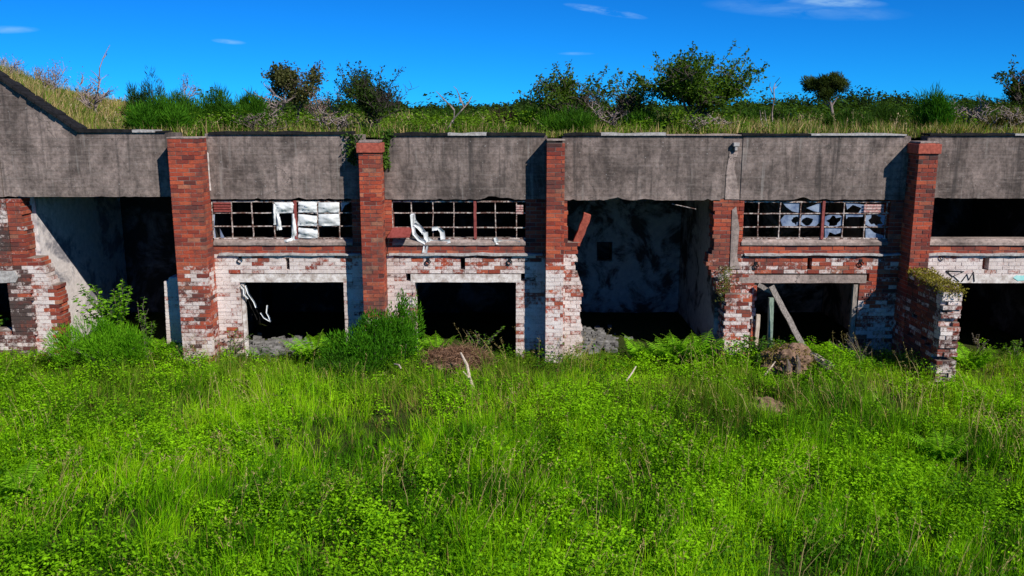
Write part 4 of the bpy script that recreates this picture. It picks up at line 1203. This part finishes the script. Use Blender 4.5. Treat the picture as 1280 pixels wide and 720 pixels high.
# ---- tree generator
def tree(name, base, h, rx, ry, label, cat='tree', group=None, leaf=(.05, .09), nleaf=6000, c0=(.03, .075, .010), c1=(.11, .20, .02), seed=0, trunk=.05,
         levels=4, lean=(0, 0), crown0=.25, bark='bark', dens=1.0, twig=1.0, shape='round', upness=.5, kids=(4, 6), cluster=.10, gate=2.6, lo_=0.0, minr=.0045, shoots=0, gthr=-.02, slen=(.25, .5)):
    r_ = random.Random(seed); q = Poly(); tips = []; root = empty(name, base); tag(root, label, cat, group)
    cz = h * (crown0 + 1) / 2; rz = h * (1 - crown0) / 2 * 1.05
    ctr = Vector((lean[0] * .75, lean[1] * .75, cz))
    def inside(p): 
        d = p - ctr; return (d.x / rx) ** 2 + (d.y / ry) ** 2 + (d.z / rz) ** 2
    def grow(p, d, L_, rad, lv):
        n = 4; pts = [p]; rads = [rad]
        for i in range(n):
            d = (d + Vector((r_.gauss(0, .22), r_.gauss(0, .22), r_.gauss(0, .14) + .06 * upness))).normalized()
            p = p + d * L_ / n; pts.append(p); rads.append(rad * (1 - .16 * (i + 1)))
            if lv >= levels - 2 and r_.random() < .9: tips.append((p, lv))
        q.tube(pts, rads, 6 if lv < 2 else 4, cap=False)
        if lv >= levels: tips.append((p, lv)); return
        for k in range(r_.randint(*kids)):
            j = r_.randint(1 if lv else 2, n); pp = pts[j]
            az = r_.uniform(0, 6.28); out_ = Vector((math.cos(az) * rx, math.sin(az) * ry, 0)).normalized()
            to = (ctr + Vector((math.cos(az) * rx, math.sin(az) * ry, r_.uniform(-.8, 1.0) * rz)) - pp).normalized()
            dd = (to * (.9 if lv == 0 else .5) + d * .45 + out_ * .3 + Vector((0, 0, upness * .4)) + Vector((r_.gauss(0, .3), r_.gauss(0, .3), r_.gauss(0, .25)))).normalized()
            LL = L_ * r_.uniform(.55, .8) if lv else max(rx, rz) * r_.uniform(.6, .95)
            ee = pp + dd * LL
            if inside(ee) > 1.35: LL *= .6
            grow(pp, dd, LL, max(minr, rads[j] * .62), lv + 1)
    grow(Vector((0, 0, -.05)), Vector((lean[0] * .5 / h, lean[1] * .5 / h, 1)).normalized(), h * max(.3, crown0 + .22), trunk, 0)
    A_ = np.array(q.v); top_ = np.percentile(A_[:, 2], 99.7); sz = h / max(top_, .1) * .97
    ext = np.percentile(np.abs(A_[:, 0] - lean[0] * .6 * A_[:, 2] / top_), 97); sx = min(2.2, max(.5, rx / max(ext, .05)))
    q.v = [(v[0] * sx, v[1] * sx, v[2] * sz) for v in q.v]
    tips = [(Vector((t[0].x * sx, t[0].y * sx, t[0].z * sz)), t[1]) for t in tips]
    if gate: tips = [t for t in tips if mn.noise(t[0] * gate + Vector((seed, 0, 0))) > gthr and t[0].z > h * lo_] or tips
    sh_ = []
    for _ in range(shoots):
        p = r_.choice(tips)[0]; 
        if p.z < h * .35: continue
        d = ((p - Vector((lean[0] * .5, 0, h * .35))).normalized() + Vector((r_.gauss(0, .25), r_.gauss(0, .25), .25 * upness))).normalized()
        L_ = r_.uniform(*slen); e = p + d * L_; m_ = p.lerp(e, .5) + Vector((0, 0, -.03))
        q.tube([p, m_, e], [.008, .006, .004], 4, cap=False)
        for t_ in (.25, .45, .6, .75, .9, 1.0): sh_.append((p.lerp(e, t_), 9))
    o = q.build('trunk', M[bark], root)
    if nleaf:
        rr = np.random.default_rng(seed + 5)
        T = np.array([tuple(t[0]) for t in tips]); 
        # drop some tip clusters for gaps
        keep = rr.random(len(T)) < dens; T = T[keep]
        idx = rr.integers(0, len(T), nleaf); ll = rr.uniform(*leaf, nleaf)
        c = T[idx] + rr.normal(0, cluster, (nleaf, 3)) * np.array([1, 1, .7])
        D = rr.normal(size=(nleaf, 3)) + np.array([0, 0, .1]); N = rr.normal(0, .6, (nleaf, 3)) + np.array([0, 0, 1.])
        if sh_:
            ns_ = min(len(sh_) * 5, nleaf // 3); S_ = np.array([tuple(t[0]) for t in sh_])
            c[:ns_] = S_[rr.integers(0, len(S_), ns_)] + rr.normal(0, .035, (ns_, 3))
        V, Fq = leaves_np(c, D, N, ll, ll * rr.uniform(.45, .7, nleaf))
        tone = rr.random(len(T)) * .6
        cc = colr(nleaf, c0, c1, .16, np.clip(tone[idx] + rr.random(nleaf) * .4, 0, 1))
        mesh_np('crown', V, Fq, np.repeat(cc, 4, 0), M['leaf'], root)
    return root

# ------------------------------------------------------------------ plants at the foot of the building
def gb(px, py, Y): x = X(px, py, Y); return (x, Y, gz0(x, Y) - .02)
broom('broom_bush', gb(135, 470, -1.25), .92, .6, 1.02, 11000, 'feathery bright green bush in front of the leftmost open bay', group='bushes at the foot of the wall', c0=(.07, .24, .006), c1=(.20, .46, .015), seed=1, L=(.05, .13), w=.011)
broom('broom_bush', gb(470, 470, -1.2), .95, .6, 1.22, 14000, 'big dark green bush covering the foot of the second pier', group='bushes at the foot of the wall', c0=(.03, .13, .006), c1=(.11, .32, .014), seed=2, L=(.04, .11), w=.016)
broom('broom_bush', gb(505, 465, -1.0), .40, .35, 1.55, 5000, 'tall narrow dark green bush left of the middle lower opening', group='bushes at the foot of the wall', c0=(.03, .13, .006), c1=(.13, .36, .014), seed=3, L=(.04, .11), w=.018)
broom('broom_bush', gb(425, 465, -1.5), .55, .5, .55, 3000, 'low rounded dark green bush left of the big bush', group='bushes at the foot of the wall', c0=(.03, .10, .010), c1=(.10, .24, .018), seed=4, L=(.07, .16))

def sapling(name, base, h, spread, ns, nl, label, cat='plant', group=None, leaf=(.05, .10), c0=(.05, .14, .012), c1=(.18, .34, .03), seed=0, lean=(0, 0), thin=.008):
    r_ = random.Random(seed); rr = np.random.default_rng(seed); root = empty(name, base); tag(root, label, cat, group)
    q = Poly(); cs = []; ds = []
    for k in range(ns):
        a = r_.uniform(0, 6.28); s_ = spread * r_.uniform(.15, 1); hh = h * r_.uniform(.55, 1.0)
        e = Vector((math.cos(a) * s_ + lean[0], math.sin(a) * s_ * .7 + lean[1], hh)); m = Vector((e.x * .25, e.y * .25, hh * .55))
        pts = [Vector((0, 0, 0)).lerp(m, t / 3) if t < 3 else m.lerp(e, (t - 3) / 3) for t in range(7)]
        pts = [p + Vector((r_.gauss(0, .012), r_.gauss(0, .012), 0)) for p in pts]
        q.tube(pts, [thin * (1.3 - .15 * t) for t in range(7)], 4, cap=False)
        for _ in range(nl):
            t = r_.uniform(1.5, 6); i = min(5, int(t)); p = pts[i].lerp(pts[i + 1], t - i)
            cs.append(tuple(p)); aa = r_.uniform(0, 6.28); ds.append((math.cos(aa), math.sin(aa), r_.uniform(-.2, .6)))
    q.build('stem', M['bark'], root)
    if nl:
        n = len(cs); ll = rr.uniform(*leaf, n)
        V, Fq = leaves_np(np.array(cs), np.array(ds), np.stack([rr.normal(0, .5, n), rr.normal(0, .5, n), np.ones(n)], -1), ll, ll * .5)
        mesh_np('leaves', V, Fq, np.repeat(colr(n, c0, c1, .15), 4, 0), M['leaf'], root)
    return root
gs = 'young leafy plants by the wall'
sapling('sapling', gb(146, 440, -.80), 1.62, .75, 24, 75, 'leafy sapling with slender stems against the sunlit inner wall', group=gs, seed=5, leaf=(.06, .11), c0=(.07, .20, .008), c1=(.24, .50, .02))
sapling('sapling', gb(182, 440, -.45), 1.25, .4, 8, 36, 'second thin sapling in the shadow of the leftmost open bay', group=gs, seed=6)
sapling('sapling', gb(290, 448, -.3), .75, .45, 9, 22, 'straggly weed stems beside the left lower opening', group=gs, seed=7, leaf=(.03, .06))
sapling('climbing_vine', gb(519, 440, -.12), 1.45, .12, 6, 46, 'leafy vine climbing the left edge of the middle lower opening', group=gs, seed=8, leaf=(.04, .07))
sapling('sapling', gb(600, 440, -.3), .72, .45, 10, 22, 'loose weeds standing before the dark middle lower opening', group=gs, seed=9, leaf=(.04, .08))
sapling('bramble', gb(945, 445, -.6), .62, .42, 12, 30, 'dark leaved bramble at the foot of the pale stake', group=gs, seed=10, leaf=(.06, .11), c0=(.03, .10, .012), c1=(.12, .28, .03))
sapling('bramble', gb(975, 445, -.55), .5, .3, 8, 26, 'bramble shoots round the green wooden post', group=gs, seed=11, leaf=(.06, .11), c0=(.04, .12, .012), c1=(.16, .32, .03))
sapling('weed', gb(1075, 448, -.9), .62, .6, 14, 16, 'shaded weeds with pale heads left of the buttress', group=gs, seed=12, leaf=(.02, .05), c0=(.06, .08, .03), c1=(.3, .3, .18))
sapling('weed', gb(1222, 445, -.35), .62, .2, 7, 26, 'dark weed with pale flower heads before the graffiti opening', group=gs, seed=13, leaf=(.02, .05), c0=(.08, .08, .05), c1=(.4, .36, .3))
sapling('weed', gb(1268, 448, -.5), .5, .3, 8, 24, 'leafy green weed at the right edge below the cyan paint', group=gs, seed=14, leaf=(.05, .09))
sapling('sapling', (X(2, 400, .6), .6, Z(415, .6) - .5), .9, .4, 8, 30, 'green shrub seen through the small broken window at far left', group=gs, seed=15, leaf=(.06, .1))

# dry pale grass tuft right of buttress, moss on the buttress, ivy on the piers
def leafmat(name, pts, label, cat, L, c0, c1, mat='leaf', up_=1.0, wr=.6, parent=None, drop=None):
    pts = np.array(pts); n = len(pts)
    D = rdir(n); N = rng.normal(0, .5, (n, 3)) + np.array([0, -1, .6])
    ll = rng.uniform(*L, n); V, Fq = leaves_np(pts, D, N, ll, ll * wr)
    o = mesh_np(name, V, Fq, np.repeat(colr(n, c0, c1, .2), 4, 0), M[mat], parent)
    if parent is None: tag(o, label, cat)
    return o
pts = []
for _ in range(2600):
    y = random.uniform(-1.85, -.46); x = random.uniform(bx0 - .05, bx1 + .04); pts.append((x, y - (.03 if y < -1.8 else 0), bt_top(y) + random.uniform(-.05, .07) - (random.random() ** 3) * .12))
leafmat('moss', pts, '', '', (.02, .05), (.08, .075, .012), (.34, .30, .05), parent=bt)
pts = [(X(905 + random.gauss(0, 5), 350), random.uniform(-.15, .0), Z(random.uniform(332, 376))) for _ in range(900)]
leafmat('moss_patch', pts, 'yellow green moss on the broken brick ledge right of the open bay', 'moss', (.015, .035), (.06, .08, .015), (.22, .24, .05))
def trail(px, py0, py1, Y, n, sx):
    out_ = []
    for _ in range(n):
        t = random.random(); py = py0 + (py1 - py0) * t; out_.append((X(px + math.sin(t * 7) * 2 + random.gauss(0, sx * (1 - .5 * t)), py, Y), Y + random.uniform(-.07, .02), Z(py, Y)))
    return out_
leafmat('ivy', trail(482, 162, 210, -.06, 420, 4), 'ivy trailing down the concrete right of the capped second pier', 'ivy', (.04, .08), (.03, .08, .012), (.12, .22, .03))
leafmat('ivy', trail(441, 168, 204, -.06, 260, 6), 'dark ivy in the shade left of the capped second pier', 'ivy', (.04, .08), (.02, .05, .01), (.07, .13, .02))

# brown dead bracken over the brush mound
def strands(name, cen, rad, n, L, c0, c1, label, cat, w=.01, parent=None, flat=.5, mat='dry'):
    d = rng.normal(size=(n, 3)); d /= np.linalg.norm(d, axis=1, keepdims=True); d[:, 2] = np.abs(d[:, 2])
    P = np.array(cen) + d * np.array(rad) * rng.uniform(.85, 1.22, (n, 1))
    D = rdir(n); D[:, 2] *= flat
    V, Fq = leaves_np(P - D * .05, D, rdir(n), rng.uniform(*L, n), np.full(n, w))
    o = mesh_np(name, V, Fq, np.repeat(colr(n, c0, c1, .2), 4, 0), M[mat], parent)
    if parent is None: tag(o, label, cat, None, 'stuff')
    return o
bp = bpy.data.objects['brush_pile']
strands('dead_bracken', (0, 0, 0), (.55, .42, .23), 3600, (.10, .30), (.10, .05, .03), (.34, .20, .13), '', '', parent=bp)
bp.data.materials[0] = M['soil']
st_o = bpy.data.objects['tree_stump']
strands('moss', (0, 0, .02), (.42, .30, .28), 900, (.03, .07), (.10, .09, .02), (.30, .26, .05), '', '', parent=st_o, w=.02, mat='leaf')

# ------------------------------------------------------------------ roof vegetation
random.seed(99)
def rb(px, Y, py=150):
    x = X(px, py, Y); return x, bankz(x, Y)
def place_h(px, Y, ptop):
    x, z = rb(px, Y); return (x, Y, z - .03), Z(ptop, Y) - z
def inroof(x, y):
    return (np.abs(x) < 12.5 + (y) * .75)
def roof_col(n, t, x, y):
    left = np.clip((-7.2 - x) / 2.0, 0, 1)
    g0 = np.array([.06, .15, .010]); g1 = np.array([.19, .27, .03]); s0 = np.array([.50, .38, .17])
    c = g0 + (g1 - g0) * t[:, None]
    dry = rng.random(n) < (.26 + .42 * left * vnoise(x, y, .9, 3) + .25 * vnoise(x, y, .5, 71))
    c = np.where(dry[:, None], s0 * rng.uniform(.55, 1.1, (n, 1)), c) * (1 + rng.normal(0, .16, (n, 1)))
    return np.concatenate([np.clip(c, .003, 1), np.ones((n, 1))], 1)
kf = lambda x, y: inroof(x, y) & (rng.random(len(x)) < .35 + .9 * vnoise(x, y, .7, 70))
a1 = grass_field(9500, 13, (-14, 14.5, .30, 5.0), bH, kf, hmul=.24, wmul=1.3, colf=roof_col)
a2 = grass_field(5200, 12, (-30, 30, 5.0, 20), bH, kf, hmul=.36, wmul=3.0, colf=roof_col)
a3 = grass_field(5200, 14, (-14, -7.3, .30, 9.0), bH, kf, hmul=.27, wmul=1.1, colf=roof_col)
V, Fq, cc = join([a1, a2, a3]); tag(mesh_np('roof_grass', V, Fq, cc, M['blade']), 'rough green and straw grass growing on the earth roof', 'grass', None, 'stuff')
seedgrass(1500, (-14, 14, .4, 9), lambda x, y: inroof(x, y) & ((x < -6.8) | (rng.random(len(x)) < .5)), bH, .46, 'seed_grass', 'tan seed heads along the roof grass skyline', True, .005)
hp = [herbs(2600, (-13, 14, .5, 6), lambda x, y: (x > -7.5) & (rng.random(len(x)) < np.clip((vnoise(x, y, .6, 83) - .35) * 3, 0, 1)), bH, .42, (.04, .11, .008), (.17, .31, .020), per=34, L=(.04, .08)),
      herbs(1500, (-28, 28, 6, 22), lambda x, y: (x > -8) & (rng.random(len(x)) < .8), bH, .8, (.02, .05, .010), (.07, .14, .018), per=60, L=(.08, .15), spread=.5)]
V, Fq, cc = join(hp); tag(mesh_np('roof_scrub', V, Fq, cc, M['leaf']), 'low green scrub covering the earth roof behind the parapet', 'scrub', None, 'stuff')

go = 'broom bushes on the roof'
def rbroom(px, Y, ptop, rx, n, label, c0=(.02, .075, .008), c1=(.085, .22, .015), seed=0, L=(.09, .22), w=.012, ry=None):
    base, h = place_h(px, Y, ptop); return broom('broom_bush', base, rx, ry or rx * .8, h, n, label, 'bush', go, c0, c1, seed, L, w)
rbroom(197, .95, 120, .72, 6500, 'bright green broom bush on the roof edge above the leftmost bay', (.03, .11, .008), (.10, .28, .015), 21)
rbroom(225, 2.2, 114, .62, 4500, 'dark broom bush just behind the bright green one on the roof', seed=22)
rbroom(272, 2.6, 106, .42, 3200, 'dark rounded broom bush right of the pale grey twigs', seed=23)
rbroom(314, 1.8, 113, .60, 4800, 'mid green broom bush left of the leafy twisted roof tree', seed=24)
rbroom(168, 3.5, 102, .30, 1600, 'small dark bush at the foot of the roof pine sapling', (.02, .05, .01), (.05, .12, .015), 25)
rbroom(715, 1.4, 135, .75, 6000, 'broad green broom bush under the middle hawthorn', (.025, .09, .008), (.10, .24, .015), 26)
rbroom(665, 2.2, 138, .5, 3000, 'low green broom bush left of the middle hawthorn', seed=27)
rbroom(1164, 1.6, 113, .50, 4500, 'round broom bush on the roof above the right pier', (.02, .09, .008), (.07, .22, .015), 28)
rbroom(810, 1.6, 140, .55, 3200, 'low green bush at the left foot of the large roof tree', seed=29)
rbroom(1060, 2.2, 138, .7, 3500, 'low dark bush right of the wind bent pine', (.02, .06, .008), (.07, .14, .015), 30)
rbroom(1100, 3.2, 132, .7, 3000, 'dark bush left of the round broom bush', (.02, .055, .008), (.06, .13, .015), 31)
rbroom(1222, 4.0, 124, .6, 3000, 'dark scrub bush right of the round broom bush', (.02, .055, .008), (.06, .13, .015), 32)
rbroom(560, 5.0, 136, 1.0, 3500, 'low dark thicket behind the twin dead branches', (.02, .055, .008), (.06, .13, .015), 33)
rbroom(950, 3.6, 138, .9, 3500, 'low green thicket behind the tall dead sapling', (.02, .07, .008), (.08, .16, .015), 34)
rbroom(1262, 1.5, 140, .6, 2800, 'brownish scrub bush at the right end of the roof', (.04, .05, .012), (.16, .14, .05), 35)
rbroom(630, 3.0, 135, .45, 1800, 'dark reddish brown bush between the dead branches and the hawthorn', (.035, .022, .015), (.09, .06, .04), 36)

gt = 'small trees on the roof'
def rtree(px, Y, ptop, rx, label, **kw):
    base, h = place_h(px, Y, ptop); return tree('hawthorn_tree' if 'name' not in kw else kw.pop('name'), base, h, rx, rx * .8, label, 'tree', gt, **kw)
rtree(862, 2.0, 70, .98, 'large leafy hawthorn tree, the biggest on the roof', nleaf=15000, seed=41, trunk=.07, crown0=.12, c0=(.025, .07, .008), c1=(.13, .23, .02), dens=.8, cluster=.10, leaf=(.05, .09), shoots=90, gthr=.02)
rtree(788, 2.2, 112, .42, 'thin leafy hawthorn left of the large roof tree', nleaf=2600, seed=42, trunk=.03, crown0=.15, c0=(.03, .07, .01), c1=(.12, .19, .03), dens=.7, cluster=.06, shoots=26, gthr=.04)
rtree(704, 2.4, 94, .80, 'spreading middle hawthorn with a bare pointed top', nleaf=4200, seed=43, trunk=.045, crown0=.15, c0=(.025, .06, .008), c1=(.11, .19, .02), dens=.6, cluster=.07, upness=.9, shoots=34, gthr=.06, slen=(.2, .45))
rtree(474, 1.3, 86, .66, 'spiky dark hawthorn with upright shoots behind the capped second pier', bark='bark_dark', nleaf=7500, seed=44, trunk=.05, crown0=.05, c0=(.018, .045, .010), c1=(.07, .12, .02), dens=.62, cluster=.06, upness=1.3, leaf=(.035, .07), shoots=46, gthr=.05, slen=(.25, .55))
rtree(370, 2.4, 82, .38, 'twisted small tree with an olive crown on bare stems', nleaf=4200, seed=45, trunk=.035, crown0=.28, shoots=24, slen=(.15, .35), gthr=.12, c0=(.035, .05, .015), c1=(.17, .17, .06), dens=.75, cluster=.09, kids=(4, 5), name='twisted_tree')
rtree(1283, 2.0, 80, .45, 'thin leaning tree cut by the right edge of the photo', nleaf=2600, seed=46, trunk=.03, crown0=.35, c0=(.02, .045, .010), c1=(.08, .12, .02), dens=.6, cluster=.07, shoots=20, gthr=.03, name='leaning_tree')
# wind bent pine
base, h = place_h(1040, 3.0, 90)
pine = empty('pine_tree', base); tag(pine, 'small wind bent pine with a dense dark crown leaning left', 'tree', gt)
q = Poly(); q.tube([(0, 0, 0), (.02, 0, h * .3), (-.05, 0, h * .52), (-.2, 0, h * .75), (-.22, 0, h * .92)], [.035, .03, .026, .018, .008], 6)
q.tube([(-.03, 0, h * .48), (-.2, .05, h * .6), (-.45, .05, h * .66)], [.02, .014, .007], 5)
q.tube([(-.02, 0, h * .48), (.1, -.05, h * .68), (.12, -.05, h * .85)], [.018, .012, .007], 5)
q.tube([(.0, 0, h * .4), (-.12, .05, h * .5), (-.3, .05, h * .56)], [.014, .01, .005], 5)
q.build('trunk', M['twig'], pine)
rr = np.random.default_rng(5); nl = 26
lc = np.stack([rr.uniform(-.52, .14, nl), rr.uniform(-.3, .3, nl), rr.uniform(.62, .93, nl) * h], -1); lc[:, 2] += lc[:, 0] * .10
li = rr.integers(0, nl, 9000); d = rr.normal(size=(9000, 3)); d /= np.linalg.norm(d, axis=1, keepdims=True)
Pn = lc[li] + d * (rr.random((9000, 1)) ** .5) * np.array([.15, .15, .10]); V, Fq = leaves_np(Pn, d * .7 + np.array([-.35, 0, .5]) + rr.normal(0, .3, (9000, 3)), rr.normal(size=(9000, 3)), rr.uniform(.05, .10, 9000), rr.uniform(.01, .02, 9000))
mesh_np('crown', V, Fq, np.repeat(colr(9000, (.015, .035, .008), (.085, .11, .022), .15, np.clip(li / nl * .6 + rr.random(9000) * .4, 0, 1)), 4, 0), M['leaf'], pine)
base, h = place_h(193, 3.4, 86)
broom('pine_sapling', base, .32, .3, h, 2600, 'young pine sapling with spiky tufts above the broom bushes', 'tree', gt, (.015, .045, .012), (.06, .12, .03), 48, (.06, .14), .012)

gd = 'bare twiggy shrubs on the roof'
def rdead(px, Y, ptop, rx, label, seed, trunk=.028, levels=3, kids=(3, 4), bark='twig', nleaf=0, crown0=.1, c0=(.16, .12, .12), c1=(.34, .26, .25), **kw):
    base, h = place_h(px, Y, ptop)
    return tree('dead_shrub', base, h, rx, rx * .7, label, 'shrub', gd, nleaf=nleaf, seed=seed, trunk=trunk, levels=levels, kids=kids, bark=bark, crown0=crown0, c0=c0, c1=c1, leaf=(.02, .04), cluster=.05, upness=1.0, minr=.008, gate=0, **kw)
rdead(70, 2.8, 72, .40, 'pale purplish twiggy shrub highest on the left bank', 61, nleaf=900)
rdead(122, 2.6, 86, .50, 'low grey twiggy shrub on the left bank beside the tall stem', 62, nleaf=700)
rdead(30, 3.0, 66, .35, 'thin bare shrub at the far left of the bank', 68, nleaf=250)
rdead(236, 3.0, 90, .32, 'pale pinkish twiggy shrub behind the bright green bush', 63, nleaf=900)
rdead(345, 1.8, 100, .45, 'bare grey shrub with low branches left of the twisted tree', 64, nleaf=260, c0=(.06, .07, .03), c1=(.16, .14, .09))
rdead(405, 2.0, 104, .40, 'reddish twiggy shrub right of the twisted tree', 65, nleaf=900, c0=(.20, .11, .09), c1=(.36, .24, .20))
rdead(765, 1.8, 120, .4, 'bare red brown twigs left of the thin hawthorn', 66, nleaf=120)
rdead(1215, 2.6, 118, .5, 'sparse bare shrub between the round bush and right edge', 69, nleaf=250)
rdead(900, .8, 140, .55, 'tangled pale dead branches at the foot of the large tree', 67, levels=3, trunk=.025)
rdead(1245, 1.2, 128, .5, 'dry pale brown shrub near the right end of the roof', 70, nleaf=500, c0=(.2, .16, .1), c1=(.4, .33, .22))
rdead(420, 1.0, 135, .5, 'dry brown tangle of stems left of the second pier', 71, nleaf=500, c0=(.16, .11, .06), c1=(.36, .27, .16))
rdead(330, .9, 138, .5, 'tangle of dark dead stems on the roof edge of the left bay', 72, nleaf=200, bark='bark')

def stemthing(name, lines, Y, label, cat='branch', r=.02, group=None, mat='twig'):
    q = Poly()
    for L_ in lines:
        pts = []
        for k, (a, c) in enumerate(L_):
            pts.append(Vector((X(a, c, Y), Y + .06 * math.sin(k * 2.1), Z(c, Y))))
        q.tube(pts, [r * (1 - .7 * k / (len(pts) - 1)) * (1 if L_ is lines[0] else .7) for k in range(len(pts))], 5)
    return tag(q.build(name, M[mat], None), label, cat, group)
stemthing('dead_sapling', [[(120, 125), (122, 105), (126, 85), (130, 70), (136, 56)], [(128, 74), (132, 68), (135, 66)], [(124, 98), (117, 92), (115, 88)], [(122, 104), (110, 95)]], 2.4, 'tall pale dead stem standing alone on the left bank', r=.018)
stemthing('dead_branch', [[(556, 168), (566, 150), (577, 138), (586, 128), (590, 120)], [(580, 134), (575, 122), (571, 112), (567, 108)], [(576, 128), (573, 120)], [(586, 128), (588, 122)]], 1.0, 'right hand pale forked dead branch above the middle bay', r=.02, group='pair of dead branches')
stemthing('dead_branch', [[(568, 138), (563, 132), (556, 125), (550, 119), (545, 114)], [(556, 125), (552, 124)], [(568, 138), (566, 165)]], 1.3, 'left hand pale dead branch leaning left above the middle bay', r=.018, group='pair of dead branches')
stemthing('dead_sapling', [[(966, 165), (966, 140), (967, 122), (967, 110), (970, 104), (974, 97)], [(966, 118), (963, 108), (962, 103)], [(967, 112), (972, 108), (976, 102)], [(966, 125), (963, 118)]], 2.6, 'tall thin leafless sapling between the large tree and bent pine', 'dead tree', .018)
for px in (958, 952): stemthing('cut_sapling', [[(px + 2, 162), (px, 148), (px - 3, 138)]], 1.6, 'pale cut stem left of the leafless sapling' if px == 958 else 'second pale cut stem nearer the large tree', r=.02)

# ------------------------------------------------------------------ far woods and hills
def woods(name, n, x0, x1, y0, y1, hfun, nl, ls, c0, c1, label, zf):
    parts = []
    for k in range(n):
        x = random.uniform(x0, x1); y = random.uniform(y0, y1); h = hfun(x, y) * random.uniform(.75, 1.15); r = h * random.uniform(.45, .7)
        d = rdir(nl); d[:, 2] = np.abs(d[:, 2]) ; rad = rng.random((nl, 1)) ** .3
        c = np.array([x, y, zf(x, y) + h * .3]) + d * rad * np.array([r, r, h * .72])
        c[:, 2] -= rng.random(nl) * h * .3
        ll = rng.uniform(.7, 1.3, nl) * ls
        V, Fq = leaves_np(c, rdir(nl), rdir(nl), ll, ll * .7); t = np.clip(rng.normal(random.uniform(.25, .7), .2, nl), 0, 1)
        parts.append((V, Fq, np.repeat(colr(nl, c0, c1, .12, t), 4, 0)))
    V, Fq, cc = join(parts); tag(mesh_np(name, V, Fq, cc, M['leaf']), label, 'woodland', None, 'stuff')
zfar = lambda x, y: bankz(x, y)
hump = lambda x, y: 1.0
def hfar(x, y):
    s = x / (y + 16.5)                                   # direction tangent: right side is a taller ridge
    return 4.2 + 1.9 * math.exp(-((s - .42) / .11) ** 2) + 1.2 * math.exp(-((s - .66) / .1) ** 2) + .8 * math.sin(s * 23)
woods('far_wood', 260, -95, 130, 120, 170, lambda x, y: hfar(x, y) * .85, 650, .45, (.012, .028, .008), (.045, .075, .015), 'dark band of distant woodland along the horizon', lambda x, y: bankz(x, y) + .1)
woods('hedge_scrub', 150, -34, 42, 22, 44, lambda x, y: .9, 340, .22, (.018, .045, .008), (.07, .12, .016), 'belt of rough green scrub behind the roof', lambda x, y: bankz(x, y))
q = Poly(); xs_ = np.linspace(-1500, 300, 60)
pr = [(x, 0) for x in (xs_[0], xs_[-1])] + [(x, 46 + 18 * mn.noise(Vector((x * .002, 0, 0))) + 8 * mn.noise(Vector((x * .008, 3, 0))) - abs(x + 520) * .018) for x in xs_[::-1]]
nx_, ny_ = 60, 20
Vh = []; 
for j in range(ny_):
    for i in range(nx_):
        x = -1900 + 2400 * i / (nx_ - 1); y = 2300 + 1200 * j / (ny_ - 1); s = math.sin(math.pi * j / (ny_ - 1))
        Vh.append((x, y, -45 + s * (46 + 13 * math.exp(-((x + 520) / 420) ** 2) + 5 * mn.noise(Vector((x * .003, y * .003, 0))))))
i = np.arange(nx_ * ny_).reshape(ny_, nx_)
Fq = np.stack([i[:-1, :-1], i[:-1, 1:], i[1:, 1:], i[1:, :-1]], -1).reshape(-1, 4)
tag(mesh_np('hills', np.array(Vh), Fq, None, M['ground'], None, True), 'low distant hills on the left horizon', 'hills', None, 'structure')
